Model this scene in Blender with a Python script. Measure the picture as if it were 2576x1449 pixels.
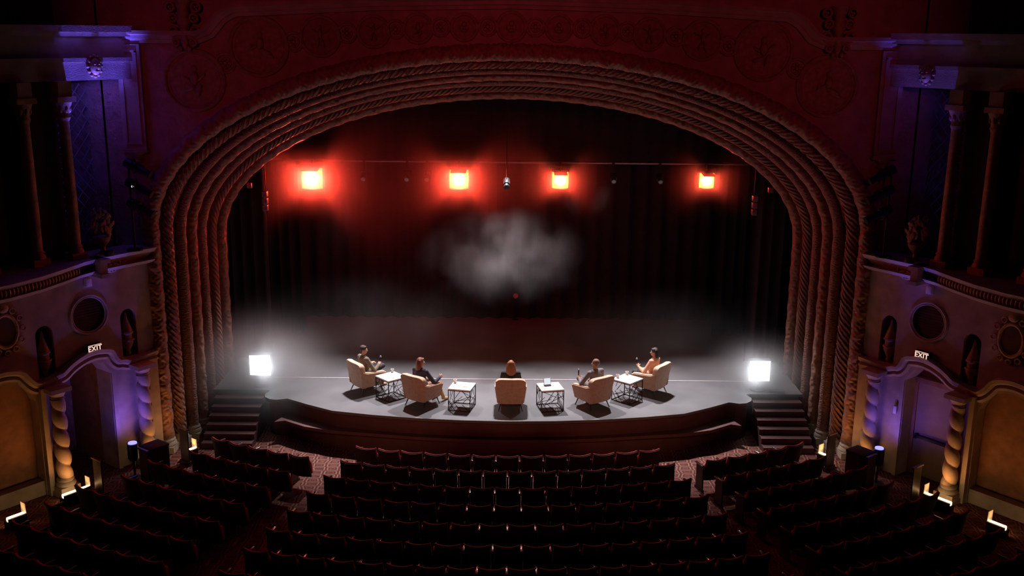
import bpy, bmesh, math, random
from mathutils import Vector, Matrix
random.seed(7)
PI=math.pi
for o in list(bpy.data.objects): bpy.data.objects.remove(o)
scene=bpy.context.scene
COL=scene.collection

# ------------------------------------------------------------------ camera, world, exposure, lights
HC=10.6
cam_d=bpy.data.cameras.new('camera'); cam=bpy.data.objects.new('camera',cam_d); COL.objects.link(cam)
cam_d.sensor_width=36; cam_d.lens=2600/2576*36; cam_d.clip_end=200
cam.matrix_world=Matrix.Translation((0,0,HC))@Matrix.Rotation(math.radians(-0.155),4,'Z')@Matrix.Rotation(math.radians(90-13.9),4,'X')@Matrix.Rotation(math.radians(0.55),4,'Z')
scene.camera=cam
wld=bpy.data.worlds.new('world'); scene.world=wld; wld.use_nodes=True
wld.node_tree.nodes['Background'].inputs[0].default_value=(.30,.060,.065,1)
wld.node_tree.nodes['Background'].inputs[1].default_value=.0045
vs=scene.view_settings
scene.display_settings.display_device='sRGB'
vs.view_transform='Standard'; vs.look='None'; vs.gamma=1; vs.exposure=0; vs.use_curve_mapping=False
cy=scene.cycles
cy.max_bounces=5; cy.diffuse_bounces=2; cy.glossy_bounces=2; cy.volume_bounces=0; cy.transmission_bounces=2; cy.transparent_max_bounces=8
cy.sample_clamp_indirect=3.0; cy.caustics_reflective=False; cy.caustics_refractive=False
cy.use_denoising=True
cy.volume_step_rate=2.2; cy.volume_max_steps=40

def spot(name,loc,target,power,col,angle,blend=.5,radius=.08,vol=1.0,spec=1.0):
    d=bpy.data.lights.new(name,'SPOT'); d.energy=power; d.color=col; d.spot_size=math.radians(angle); d.spot_blend=blend; d.shadow_soft_size=radius
    d.volume_factor=vol; d.specular_factor=spec
    o=bpy.data.objects.new(name,d); COL.objects.link(o); o.location=loc
    v=Vector(target)-Vector(loc); o.rotation_euler=v.to_track_quat('-Z','Y').to_euler(); return o
def area(name,loc,target,power,col,sx,sy,spread=180,up='Y'):
    d=bpy.data.lights.new(name,'AREA'); d.shape='RECTANGLE'; d.size=sx; d.size_y=sy; d.energy=power; d.color=col; d.spread=math.radians(spread)
    o=bpy.data.objects.new(name,d); COL.objects.link(o); o.location=loc
    v=Vector(target)-Vector(loc); o.rotation_euler=v.to_track_quat('-Z',up).to_euler(); return o

ZS=1.05                      # stage floor height
RED=(1,.045,.035); AMBER=(1,.36,.09); BLUE=(.10,.07,1); COOL=(.86,.92,1)
# white back lights hanging on the batten
for x,tx in ((-3.9,-5.9),(-3.6,-3.4),(-.15,-1.3),(.15,1.3),(3.6,3.4),(3.9,5.9)):
    spot('back_light',(x,29.2,9.05),(tx,26.2 if abs(tx)<5 else 26.9,ZS),4300 if abs(tx)<5 else 3300,(1,.93,.97),48,1.0,.06)
spot('armrest_glint_light',(-.1,28.62,6.38),(0,18.5,0.6),230,(1,.93,.97),52,.6,.09)  # lit spot added only for glints on the seat armrests
for x,p in ((-5.2,190),(-1.8,160),(2.6,40)):  # unseen red spots added to tint the back curtain
    spot('backdrop_fill_light',(x,31.9,8.6),(x,34.4,4.0),p,(1,.035,.06),120,1,.2)
# warm front-of-house spots
for i,(x,p) in enumerate([(-3.1,3600),(0,4200),(3.1,3600)]):
    spot('front_light',(x*.7,1.5,13.5),(x,26.6,1.8),p,(1,.50,.27),13 if x else 9.5,.7,.12)
# red lamps on the batten: x, power, panel brightness
REDL=[(-5.95,31.0,6.29,1300),(-1.54,31.0,6.30,680),(1.50,31.0,6.30,300),(5.90,31.0,6.33,200)]
for x,y,z,p in REDL:
    spot('red_lamp_light',(x,y-.18,z),(x*.55,8,3.5),p,(1,.048,.028),174,.35,.12)
# low white lamps at the head of the side steps
WHL=[(-6.81,27.0,1.68,130),(6.89,27.0,1.64,80)]
for x,y,z,p in WHL:
    spot('side_lamp_light',(x,y-.16,z),(0,25.5,2.2),p,COOL,165,.6,.12)
# unseen red fill spots added to lift the frieze and arch wall
for x in (-7,7):
    spot('red_fill_light',(x,3,13.5),(x*.55,25,10.9),1100,(1,.06,.10),38,.8,.4)

# ------------------------------------------------------------------ materials
def newmat(name):
    m=bpy.data.materials.new(name); m.use_nodes=True; nt=m.node_tree; return m,nt,nt.nodes['Principled BSDF']
def mat(name,col,rough=.7,metal=0,var=.12,scale=8,bump=0,bscale=40,spec=.5,coat=0):
    m,nt,b=newmat(name); N=nt.nodes; L=nt.links
    b.inputs['Roughness'].default_value=rough; b.inputs['Metallic'].default_value=metal; b.inputs['Specular IOR Level'].default_value=spec
    b.inputs['Coat Weight'].default_value=coat
    tc=N.new('ShaderNodeTexCoord'); no=N.new('ShaderNodeTexNoise'); no.inputs['Scale'].default_value=scale; no.inputs['Detail'].default_value=4
    L.new(tc.outputs['Object'],no.inputs['Vector'])
    cr=N.new('ShaderNodeValToRGB')
    cr.color_ramp.elements[0].position=.3; cr.color_ramp.elements[1].position=.7
    cr.color_ramp.elements[0].color=(*[c*(1-var) for c in col],1); cr.color_ramp.elements[1].color=(*[min(1,c*(1+var)) for c in col],1)
    L.new(no.outputs['Fac'],cr.inputs['Fac']); L.new(cr.outputs['Color'],b.inputs['Base Color'])
    if bump:
        n2=N.new('ShaderNodeTexNoise'); n2.inputs['Scale'].default_value=bscale; n2.inputs['Detail'].default_value=3
        L.new(tc.outputs['Object'],n2.inputs['Vector'])
        bp=N.new('ShaderNodeBump'); bp.inputs['Strength'].default_value=bump; bp.inputs['Distance'].default_value=.02
        L.new(n2.outputs['Fac'],bp.inputs['Height']); L.new(bp.outputs['Normal'],b.inputs['Normal'])
    return m
def emis(name,col,strength):
    m,nt,b=newmat(name); b.inputs['Base Color'].default_value=(.02,.02,.02,1)
    b.inputs['Emission Color'].default_value=(*col,1); b.inputs['Emission Strength'].default_value=strength
    return m
def plaster(name,col,bumpy=.5,sc=9):
    m=mat(name,col,.75,0,.18,3,bumpy,sc*4); return m
M={}
M['cream']=plaster('cream_plaster',(.40,.33,.27),.25)
M['gold']=mat('gilded_plaster',(.36,.24,.15),.5,.15,.25,10,.6,60)
M['spandrel']=plaster('relief_plaster',(.40,.28,.24),1.6,3)
M['arch']=mat('arch_rib_plaster',(.34,.20,.14),.6,.05,.25,12,.7,70)
M['panel']=mat('ochre_panel',(.36,.175,.09),.8,0,.2,5,.3,60)
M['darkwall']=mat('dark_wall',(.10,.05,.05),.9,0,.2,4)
M['black']=mat('black_drape',(.030,.016,.018),.95,0,.3,6)
M['leg']=mat('black_leg_drape',(.022,.011,.013),.95,0,.3,6)
M['blackmetal']=mat('black_metal',(.02,.02,.02),.4,.4,.2,20)
M['graymetal']=mat('grey_metal',(.25,.25,.26),.35,.7,.1,20)
M['stage']=None
M['chair']=mat('blush_upholstery',(.56,.37,.27),.9,0,.10,14,.25,120)
M['chairdk']=mat('blush_piping',(.44,.27,.19),.9,0,.10,14)
M['white']=mat('white_tabletop',(.90,.85,.84),.35,0,.03,6)
M['paper']=mat('white_paper',(.85,.84,.82),.8,0,.02,6)
M['skin']=mat('skin_light',(.55,.30,.20),.6,0,.05,20)
M['skin2']=mat('skin_tan',(.42,.22,.14),.6,0,.05,20)
M['olive']=mat('olive_grey_jacket',(.16,.125,.09),.9,0,.15,20,.2,90)
M['navy']=mat('navy_top',(.035,.03,.055),.85,0,.15,20)
M['blacktop']=mat('black_top',(.015,.012,.013),.85,0,.15,20)
M['greysuit']=mat('grey_jacket',(.17,.14,.145),.85,0,.12,20,.2,90)
M['peach']=mat('peach_blouse',(.75,.36,.22),.8,0,.08,20,.2,60)
M['trouser']=mat('dark_trousers',(.03,.028,.035),.85,0,.15,20)
M['jeans']=mat('brown_trousers',(.22,.13,.08),.85,0,.15,20)
M['tan']=mat('tan_leather',(.55,.33,.15),.35,0,.1,20)
M['pinkshoe']=mat('pink_shoe',(.55,.16,.15),.5,0,.1,20)
M['blkshoe']=mat('black_shoe',(.03,.02,.02),.4,0,.1,20)
M['hairdk']=mat('dark_brown_hair',(.035,.015,.010),.5,0,.4,40,.6,90)
M['hairred']=mat('auburn_hair',(.20,.050,.016),.45,0,.3,55,.5,110)
M['hairlt']=mat('light_brown_hair',(.34,.14,.05),.45,0,.35,55,.5,110)
M['hairgrey']=mat('greying_hair',(.20,.10,.07),.6,0,.3,40,.5,90)
M['hairblk']=mat('black_hair',(.016,.006,.006),.45,0,.4,40,.5,90)
M['seatfab']=mat('red_velvet',(.46,.030,.024),.8,0,.15,30,.2,80)
M['seatback']=mat('dark_seat_back',(.018,.006,.006),.75,0,.2,12)
M['armrest']=mat('glossy_armrest',(.05,.02,.018),.17,0,.1,20,spec=.8,coat=.6)
M['iron']=mat('seat_iron',(.06,.035,.03),.4,.6,.2,20)
M['cloth']=M['seatfab']
M['whiteplastic']=mat('white_plastic',(.7,.7,.72),.5,0,.05,10)
M['door']=mat('tan_door_paint',(.40,.27,.17),.6,0,.1,4)
M['lampwhite']=emis('white_lamp_face',(.9,.95,1),10)
m_,nt_,b_=newmat('red_lamp_halo_face'); M['lampred_halo']=m_  # halo painted into the face: emission fades from white-hot centre to orange rim
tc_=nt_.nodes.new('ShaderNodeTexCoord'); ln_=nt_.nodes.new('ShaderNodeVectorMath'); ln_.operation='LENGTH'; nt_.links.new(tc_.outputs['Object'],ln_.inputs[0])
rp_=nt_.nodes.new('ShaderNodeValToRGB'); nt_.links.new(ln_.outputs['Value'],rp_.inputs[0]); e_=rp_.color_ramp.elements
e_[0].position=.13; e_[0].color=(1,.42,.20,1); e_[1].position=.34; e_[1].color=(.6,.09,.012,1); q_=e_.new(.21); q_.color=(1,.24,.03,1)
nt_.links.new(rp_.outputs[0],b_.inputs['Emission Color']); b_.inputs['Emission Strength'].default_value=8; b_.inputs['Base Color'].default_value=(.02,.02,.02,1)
M['lampblue']=emis('blue_lamp_face',(.16,.14,1),3.5)
M['lampamber']=emis('uplight_tube',(1,.60,.26),6)
M['exitlit']=emis('exit_sign_glow',(1,.62,.52),1.1)
M['exitred']=emis('exit_sign_letters',(.35,.01,.01),.10)
M['ledwhite']=emis('indicator_lamp',(1,.9,.95),.9)
M['screen']=emis('tablet_screen',(.85,.9,.95),.9)

def stage_mat():
    m,nt,b=newmat('grey_stage_floor'); N=nt.nodes; L=nt.links
    tc=N.new('ShaderNodeTexCoord'); sp=N.new('ShaderNodeSeparateXYZ'); L.new(tc.outputs['Object'],sp.inputs[0])
    no=N.new('ShaderNodeTexNoise'); no.inputs['Scale'].default_value=1.3; no.inputs['Detail'].default_value=6; L.new(tc.outputs['Object'],no.inputs['Vector'])
    cr=N.new('ShaderNodeValToRGB'); cr.color_ramp.elements[0].position=.3; cr.color_ramp.elements[1].position=.7
    cr.color_ramp.elements[0].color=(.115,.115,.120,1); cr.color_ramp.elements[1].color=(.145,.145,.150,1)
    L.new(no.outputs['Fac'],cr.inputs['Fac']); L.new(cr.outputs['Color'],b.inputs['Base Color'])
    r=N.new('ShaderNodeMapRange'); r.inputs[3].default_value=.42; r.inputs[4].default_value=.6; L.new(no.outputs['Fac'],r.inputs[0]); L.new(r.outputs[0],b.inputs['Roughness'])
    b.inputs['Specular IOR Level'].default_value=.35
    return m
M['stage']=stage_mat()
def carpet_mat():
    m,nt,b=newmat('patterned_carpet'); N=nt.nodes; L=nt.links
    tc=N.new('ShaderNodeTexCoord'); mp=N.new('ShaderNodeMapping'); mp.inputs['Scale'].default_value=(2.1,3.2,1); L.new(tc.outputs['Object'],mp.inputs[0])
    v=N.new('ShaderNodeTexVoronoi'); v.feature='DISTANCE_TO_EDGE'; v.inputs['Scale'].default_value=1.4; v.inputs['Randomness'].default_value=.25; L.new(mp.outputs[0],v.inputs['Vector'])
    c=N.new('ShaderNodeValToRGB'); e=c.color_ramp.elements
    e[0].position=.0; e[0].color=(.085,.012,.010,1); e[1].position=1; e[1].color=(.085,.012,.010,1)
    for p,cc in ((.06,(.08,.012,.01,1)),(.09,(.26,.13,.08,1)),(.15,(.24,.12,.075,1)),(.18,(.07,.010,.01,1)),(.30,(.09,.012,.012,1)),(.34,(.20,.07,.045,1)),(.38,(.08,.012,.01,1))):
        q=e.new(p); q.color=cc
    L.new(v.outputs['Distance'],c.inputs[0]); L.new(c.outputs[0],b.inputs['Base Color']); b.inputs['Roughness'].default_value=.95
    return m
M['carpet']=carpet_mat()

def relief_mat(name,kind,col):
    """uv.x = angle around the moulding (0..1), uv.y = metres along it"""
    m,nt,b=newmat(name); N=nt.nodes; L=nt.links
    uv=N.new('ShaderNodeUVMap'); uv.uv_map='UVMap'; mp=N.new('ShaderNodeMapping'); L.new(uv.outputs[0],mp.inputs[0])
    if kind=='rope':
        mp.inputs['Rotation'].default_value=(0,0,.95); mp.inputs['Scale'].default_value=(1.6,1.0,1)
        t=N.new('ShaderNodeTexWave'); t.inputs['Scale'].default_value=2.6; t.inputs['Distortion'].default_value=1.5
    elif kind=='leaf':
        mp.inputs['Scale'].default_value=(5,7,1)
        t=N.new('ShaderNodeTexVoronoi'); t.feature='SMOOTH_F1'; t.inputs['Scale'].default_value=1.6
    else:
        mp.inputs['Scale'].default_value=(7,16,1)
        t=N.new('ShaderNodeTexNoise'); t.inputs['Scale'].default_value=1.5; t.inputs['Detail'].default_value=2
    L.new(mp.outputs[0],t.inputs['Vector'])
    out=t.outputs['Distance'] if kind=='leaf' else t.outputs['Fac']
    bp=N.new('ShaderNodeBump'); bp.inputs['Strength'].default_value=1; bp.inputs['Distance'].default_value=.05
    L.new(out,bp.inputs['Height']); L.new(bp.outputs[0],b.inputs['Normal'])
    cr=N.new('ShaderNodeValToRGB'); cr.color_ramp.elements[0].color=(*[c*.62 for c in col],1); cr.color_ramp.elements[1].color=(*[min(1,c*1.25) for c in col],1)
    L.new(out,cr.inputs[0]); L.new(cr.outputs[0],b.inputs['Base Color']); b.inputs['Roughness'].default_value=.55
    return m
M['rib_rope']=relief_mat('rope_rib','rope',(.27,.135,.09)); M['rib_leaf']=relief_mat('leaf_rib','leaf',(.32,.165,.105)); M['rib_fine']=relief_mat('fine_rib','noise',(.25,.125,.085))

# ------------------------------------------------------------------ object helpers
def put(o,parent=None):
    COL.objects.link(o)
    if parent is not None: o.parent=parent
    return o
def tag(o,label=None,cat=None,group=None,kind=None):
    if label: o['label']=label
    if cat: o['category']=cat
    if group: o['group']=group
    if kind: o['kind']=kind
    return o
def empty(name,loc=(0,0,0),rz=0,label=None,cat=None,group=None,kind=None):
    o=bpy.data.objects.new(name,None); COL.objects.link(o); o.location=loc; o.rotation_euler=(0,0,rz); o.empty_display_size=.1
    return tag(o,label,cat,group,kind)
class MB:
    """collects shapes; f maps local points; off is subtracted afterwards"""
    def __init__(s,f=None,off=(0,0,0)):
        s.v=[]; s.q=[]; s.f=f; s.off=Vector(off); s.uv={}
    def add(s,vs,fs,uvs=None):
        b=len(s.v)
        for p in vs:
            p=Vector(p)
            if s.f: p=s.f(p)
            s.v.append(p-s.off)
        for i,f in enumerate(fs):
            if uvs: s.uv[len(s.q)]=uvs[i]
            s.q.append([b+k for k in f])
        return s
    def box(s,x0,x1,y0,y1,z0,z1,m=None):
        vs=[(x,y,z) for x in (x0,x1) for y in (y0,y1) for z in (z0,z1)]
        if m: vs=[m@Vector(p) for p in vs]
        return s.add(vs,[(0,1,3,2),(4,6,7,5),(0,4,5,1),(2,3,7,6),(0,2,6,4),(1,5,7,3)])
    def rbox(s,x0,x1,y0,y1,z0,z1,r=.03,m=None):
        """box with bevelled edges"""
        bm=bmesh.new(); bmesh.ops.create_cube(bm,size=1)
        for v in bm.verts: v.co=Vector((x0+(v.co.x+.5)*(x1-x0),y0+(v.co.y+.5)*(y1-y0),z0+(v.co.z+.5)*(z1-z0)))
        bmesh.ops.bevel(bm,geom=bm.edges[:],offset=r,segments=3,affect='EDGES',profile=.5)
        return s.frombm(bm,m)
    def frombm(s,bm,m=None):
        bm.verts.ensure_lookup_table()
        vs=[(m@v.co) if m else v.co.copy() for v in bm.verts]; fs=[[v.index for v in f.verts] for f in bm.faces]
        bm.verts.index_update(); fs=[[v.index for v in f.verts] for f in bm.faces]; bm.free()
        return s.add(vs,fs)
    def cyl(s,p0,p1,r0,r1=None,n=12,caps=True):
        r1=r0 if r1 is None else r1; p0=Vector(p0); p1=Vector(p1); d=(p1-p0); d=d.normalized() if d.length>1e-9 else Vector((0,0,1))
        a=d.orthogonal().normalized(); b=d.cross(a)
        vs=[]; 
        for p,r in ((p0,r0),(p1,r1)):
            for i in range(n):
                t=2*PI*i/n; vs.append(p+a*math.cos(t)*r+b*math.sin(t)*r)
        fs=[(i,(i+1)%n,n+(i+1)%n,n+i) for i in range(n)]
        if caps: fs+=[tuple(range(n-1,-1,-1)),tuple(range(n,2*n))]
        return s.add(vs,fs)
    def lathe(s,prof,c=(0,0,0),n=24,m=None):
        vs=[]; fs=[]
        for r,z in prof:
            for i in range(n):
                t=2*PI*i/n; p=Vector((r*math.cos(t),r*math.sin(t),z)); 
                if m: p=m@p
                vs.append(p+Vector(c))
        for k in range(len(prof)-1):
            for i in range(n): fs.append((k*n+i,k*n+(i+1)%n,(k+1)*n+(i+1)%n,(k+1)*n+i))
        fs.append(tuple(range(n-1,-1,-1))); fs.append(tuple((len(prof)-1)*n+i for i in range(n)))
        return s.add(vs,fs)
    def ell(s,c,r,n=12,k=8,m=None):
        vs=[];fs=[]; c=Vector(c)
        if not hasattr(r,'__len__'): r=(r,r,r)
        for j in range(1,k):
            ph=PI*j/k
            for i in range(n):
                t=2*PI*i/n; p=Vector((r[0]*math.sin(ph)*math.cos(t),r[1]*math.sin(ph)*math.sin(t),r[2]*math.cos(ph)))
                if m: p=m@p
                vs.append(c+p)
        top=Vector((0,0,r[2])); bot=Vector((0,0,-r[2]))
        if m: top=m@top; bot=m@bot
        vs+= [c+top,c+bot]; T=len(vs)-2; B=T+1
        for j in range(k-2):
            for i in range(n): fs.append((j*n+i,(j+1)*n+i,(j+1)*n+(i+1)%n,j*n+(i+1)%n))
        for i in range(n): fs.append((T,i,(i+1)%n)); fs.append((B,(k-2)*n+(i+1)%n,(k-2)*n+i))
        return s.add(vs,fs)
    def cap(s,p0,p1,r0,r1=None,n=10):
        r1=r0 if r1 is None else r1
        s.cyl(p0,p1,r0,r1,n); s.ell(p0,r0,n,6); s.ell(p1,r1,n,6); return s
    def chain(s,pts,n=10):
        for a,b in zip(pts,pts[1:]): s.cap(a[:3],b[:3],a[3],b[3],n)
        return s
    def torus(s,c,R,r,n=40,k=8,axes=((1,0,0),(0,0,1)),sq=(1,1)):
        a=Vector(axes[0]); b=Vector(axes[1]); w=a.cross(b); c=Vector(c); vs=[];fs=[]
        for i in range(n):
            t=2*PI*i/n; d=a*math.cos(t)*sq[0]+b*math.sin(t)*sq[1]; dn=d.normalized()
            for j in range(k):
                u=2*PI*j/k; vs.append(c+d*R+dn*math.cos(u)*r+w*math.sin(u)*r)
        for i in range(n):
            for j in range(k): fs.append((i*k+j,i*k+(j+1)%k,((i+1)%n)*k+(j+1)%k,((i+1)%n)*k+j))
        return s.add(vs,fs)
    def band(s,path,prof,closed=False):
        """sweep prof [(side,out)] along path of (u,z) in the wall plane; out is +n; local coords (u,n,z)"""
        vs=[];fs=[];n=len(path);k=len(prof)
        for i,(u,z) in enumerate(path):
            a=path[max(0,i-1)]; b=path[min(n-1,i+1)]
            d=Vector((b[0]-a[0],b[1]-a[1])); d.normalize(); w=Vector((-d.y,d.x))
            for sd,out in prof: vs.append((u+w.x*sd,out,z+w.y*sd))
        for i in range(n-1):
            for j in range(k): fs.append((i*k+j,i*k+(j+1)%k,(i+1)*k+(j+1)%k,(i+1)*k+j))
        fs.append(tuple(range(k-1,-1,-1))); fs.append(tuple((n-1)*k+j for j in range(k)))
        return s.add(vs,fs)
    def prism(s,poly,z0,z1):
        n=len(poly); vs=[(x,y,z0) for x,y in poly]+[(x,y,z1) for x,y in poly]
        fs=[tuple(range(n-1,-1,-1)),tuple(range(n,2*n))]+[(i,(i+1)%n,n+(i+1)%n,n+i) for i in range(n)]
        return s.add(vs,fs)
    def slab(s,poly,n0,n1):
        """poly in (u,z), extruded along n"""
        k=len(poly); vs=[(u,n0,z) for u,z in poly]+[(u,n1,z) for u,z in poly]
        fs=[tuple(range(k)),tuple(range(2*k-1,k-1,-1))]+[(i,k+i,k+(i+1)%k,(i+1)%k) for i in range(k)]
        return s.add(vs,fs)
    def grid(s,fn,nu,nv,closeu=False):
        vs=[];fs=[];uv=[]
        for j in range(nv+1):
            for i in range(nu+(0 if closeu else 1)): vs.append(fn(i/nu,j/nv))
        W=nu+(0 if closeu else 1)
        for j in range(nv):
            for i in range(nu): 
                i2=(i+1)%W if closeu else i+1
                fs.append((j*W+i,j*W+i2,(j+1)*W+i2,(j+1)*W+i)); uv.append([(i/nu,j/nv),((i+1)/nu,j/nv),((i+1)/nu,(j+1)/nv),(i/nu,(j+1)/nv)])
        return s.add(vs,fs,uv)
    def mesh(s,name,smooth=35,fix=True):
        me=bpy.data.meshes.new(name); me.from_pydata([tuple(v) for v in s.v],[],s.q)
        if s.uv:
            ul=me.uv_layers.new(name='UVMap')
            for pi,p in enumerate(me.polygons):
                if pi in s.uv:
                    for k,li in enumerate(p.loop_indices): ul.data[li].uv=s.uv[pi][k]
        if fix:
            bm=bmesh.new(); bm.from_mesh(me); bmesh.ops.recalc_face_normals(bm,faces=bm.faces); bm.to_mesh(me); bm.free()
        if smooth:
            me.polygons.foreach_set('use_smooth',[True]*len(me.polygons))
            try: me.set_sharp_from_angle(angle=math.radians(smooth))
            except Exception: pass
        me.update(); return me
    def build(s,name,material,parent=None,smooth=35,fix=True):
        me=s.mesh(name,smooth,fix); me.materials.append(M[material] if isinstance(material,str) else material)
        o=bpy.data.objects.new(name,me); return put(o,parent)
def copy_tree(o,parent=None):
    c=o.copy(); COL.objects.link(c)
    if parent is not None: c.parent=parent
    for ch in o.children: copy_tree(ch,c)
    return c
def apply_bool(o,cutters):
    for c in cutters:
        md=o.modifiers.new('cut','BOOLEAN'); md.object=c; md.operation='DIFFERENCE'; md.solver='EXACT'
    dg=bpy.context.evaluated_depsgraph_get(); dg.update()
    me=bpy.data.meshes.new_from_object(o.evaluated_get(dg)); o.modifiers.clear(); o.data=me
    for c in cutters: bpy.data.objects.remove(c)

# side wall frame: u runs from the proscenium towards the audience, n points into the room
def wall_f(side):
    def f(p):
        x=-8.9-.603*p.x+.798*p.y; y=24.4-.798*p.x-.603*p.y
        return Vector((x*(-side),y,p.z))   # side -1 = left, +1 = right
    return f
def wpt(side,u,n,z): return wall_f(side)(Vector((u,n,z)))
SN={-1:'left',1:'right'}
# ------------------------------------------------------------------ setting: floors, stage, walls
fl=MB(); fl.box(-16,16,-3,36,-.3,0); tag(fl.build('floor','carpet',smooth=0),'dark red patterned carpet of the auditorium floor',kind='structure')
ce=MB(); ce.box(-16,16,-3,36,15.2,15.5); tag(ce.build('ceiling','darkwall',smooth=0),'dark auditorium ceiling',kind='structure')
bw=MB(); bw.box(-16,16,-3.3,-3,0,15.2); tag(bw.build('wall_rear','darkwall',smooth=0),'dark rear wall of the auditorium',kind='structure')
bk=MB(); bk.box(-12,12,36,36.3,0,15.2); tag(bk.build('wall_back','black',smooth=0),'black back wall of the stage house',kind='structure')

# stage platform with its stepped apron outline
half=[(0,24.55),(1.2,24.60),(2.4,24.73),(3.5,24.93),(4.56,25.20),(5.30,25.66),(5.90,26.08),(6.16,25.98),(6.36,26.03),(6.52,26.20),(6.58,26.42),(6.50,26.70)]
poly=[(-x,y) for x,y in reversed(half[1:])]+half+[(6.6,26.75),(8.05,26.75),(8.05,36),(-8.05,36),(-8.05,26.75),(-6.6,26.75)]
st=MB(); st.prism(poly,ZS-.07,ZS); so=st.build('floor_stage','stage',smooth=0); tag(so,'grey stage floor with a faceted front edge',kind='structure')
def inset(p,d): return [(x*(1-d/8),y+d) for x,y in p]
fa=MB(); fa.prism(inset(poly[:23],.10)+[(8.0,26.9),(8.0,35.9),(-8.0,35.9),(-8.0,26.9)],0,ZS-.07)
M['fascia']=mat('dark_red_fascia',(.10,.035,.035),.6,0,.15,3)
fo=fa.build('stage_fascia','fascia',so,smooth=0); fo['label']='dark red curved stage front'
def lg(x,y): return y-.10-.30*max(0,min(1,(abs(x)-4.4)/.5))
ll=MB(); ll.prism([(-x,lg(x,y)) for x,y in reversed(half[1:8])]+[(x,lg(x,y)) for x,y in half[:8]]+[(5.9,26.3),(-5.9,26.3)],.50,.58)
lo=ll.build('pit_ledge','fascia',so,smooth=0); lo['label']='low narrow ledge along the stage front'
# pale strip running across the stage
sp=MB(); sp.box(-7.4,7.4,27.76,27.82,ZS-.01,ZS+.012); M['strip']=mat('pale_floor_strip',(.50,.47,.48),.35,.2,.05,5)
tag(sp.build('curtain_track_strip','strip',smooth=0),'thin pale strip laid straight across the stage floor behind the chairs','floor strip')
# floor board joints upstage
for side in (-1,1):
    s=MB(lambda p:Vector((p.x*side,p.y,p.z)))
    for k in range(7): s.box(6.62,8.0,26.72-.27*(k+1),26.75,0,ZS-.15*(k+1))
    s2=empty('stage_steps',(side*7.3,25.7,0),0,f'flight of dark steps down from the {SN[side]} side of the stage','steps','steps beside the stage')
    MBo=MB(lambda p:Vector((p.x*side,p.y,p.z)),off=(side*7.3,25.7,0))
    for k in range(6): 
        b=MB(lambda p:Vector((p.x*side,p.y,p.z)),off=(side*7.3,25.7,0)); y1=26.75-.27*k
        b.box(6.66,7.98,y1-.27,y1,0,ZS-.15*(k+1)); b.box(6.66,7.98,y1-.285,y1-.255,ZS-.15*(k+1)-.03,ZS-.15*(k+1)+.004)
        b.build('step','fascia',s2,smooth=0)

# stage house drapes
def drape(name,x0,x1,y,z0,z1,amp,wl,material,label,cat,rz=0):
    root=MB(off=((x0+x1)/2,y,z0)); n=max(8,int(abs(x1-x0)/wl*10))
    def fn(i,j,th=0): 
        x=x0+(x1-x0)*i; return Vector((x,y+amp*math.sin(2*PI*(x-x0)/wl)+.3*amp*math.sin(7.3*x+2*j)+th,z0+(z1-z0)*j))
    root.grid(lambda i,j:fn(i,j),n,6); root.grid(lambda i,j:fn(i,j,.03),n,6)
    o=root.build(name,material); o.location=((x0+x1)/2,y,z0); return tag(o,label,cat)
drape('back_curtain',-8,8,34.3,ZS,10.2,.10,.55,'black','wide black curtain closing the back of the stage','curtain')
drape('border_curtain',-7.9,7.9,31.45,6.82,10.4,.05,.5,'leg','black border curtain hung above the red lamps','curtain')
for side in (-1,1):
    drape('side_curtain',side*7.05,side*8.1,29.6,ZS,7.9,.09,.33,'leg',f'tall black side curtain at the {SN[side]} edge of the stage','curtain')
    drape('side_curtain',side*6.6,side*8.2,32.4,ZS,7.9,.09,.33,'leg',f'black side curtain furthest back on the {SN[side]} of the stage','curtain')

# proscenium: seven nested ribs
RIB=[(8.83,25.01,.20,131,'rib_leaf'),(8.60,25.42,.175,154,'rib_rope'),(8.40,25.93,.15,172,'rib_fine'),(8.30,26.48,.145,188,'rib_leaf'),(8.20,27.03,.14,203,'rib_fine'),(8.14,27.72,.14,218,'rib_rope'),(8.10,28.50,.15,235,'rib_leaf')]
def ztop(Y,y): return HC-Y*math.tan(math.radians(13.9)-math.atan((724.5-y)/2600))
def arch_path(a,z0,zt,z_lo=0,n=64,nv=26):
    b=zt-z0; P=[(-a,z_lo+(z0-z_lo)*k/nv) for k in range(nv)]
    for k in range(n+1):
        t=PI-PI*k/n; P.append((a*math.cos(t),z0+b*math.sin(t)))
    P+=[(a,z0-(z0-z_lo)*(k+1)/nv) for k in range(nv)]
    return P
def leafy(u,v):
    d=math.sin(2*PI*(v*1.9-u*2)); r=max(0,d)**.6
    return .12*r+(1-r)*.09*math.sin(2*PI*v*7.5)*math.sin(2*PI*u*8)+.05*abs(math.sin(2*PI*(v*5.7+u*2)))
def ropey(u,v):
    c=abs(((u*5)%1)-.5)*2; return .11*max(0,math.sin(2*PI*(v*4.6+c*.75)))**.5+.03*math.sin(2*PI*v*13)*math.sin(2*PI*u*10)
def finey(u,v): return .05*math.sin(2*PI*v*7+9*u)*math.sin(2*PI*u*5)
arch=empty('proscenium_arch',(0,26.5,0),0,'huge plaster proscenium arch of seven nested carved ribs framing the stage','arch')
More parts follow.
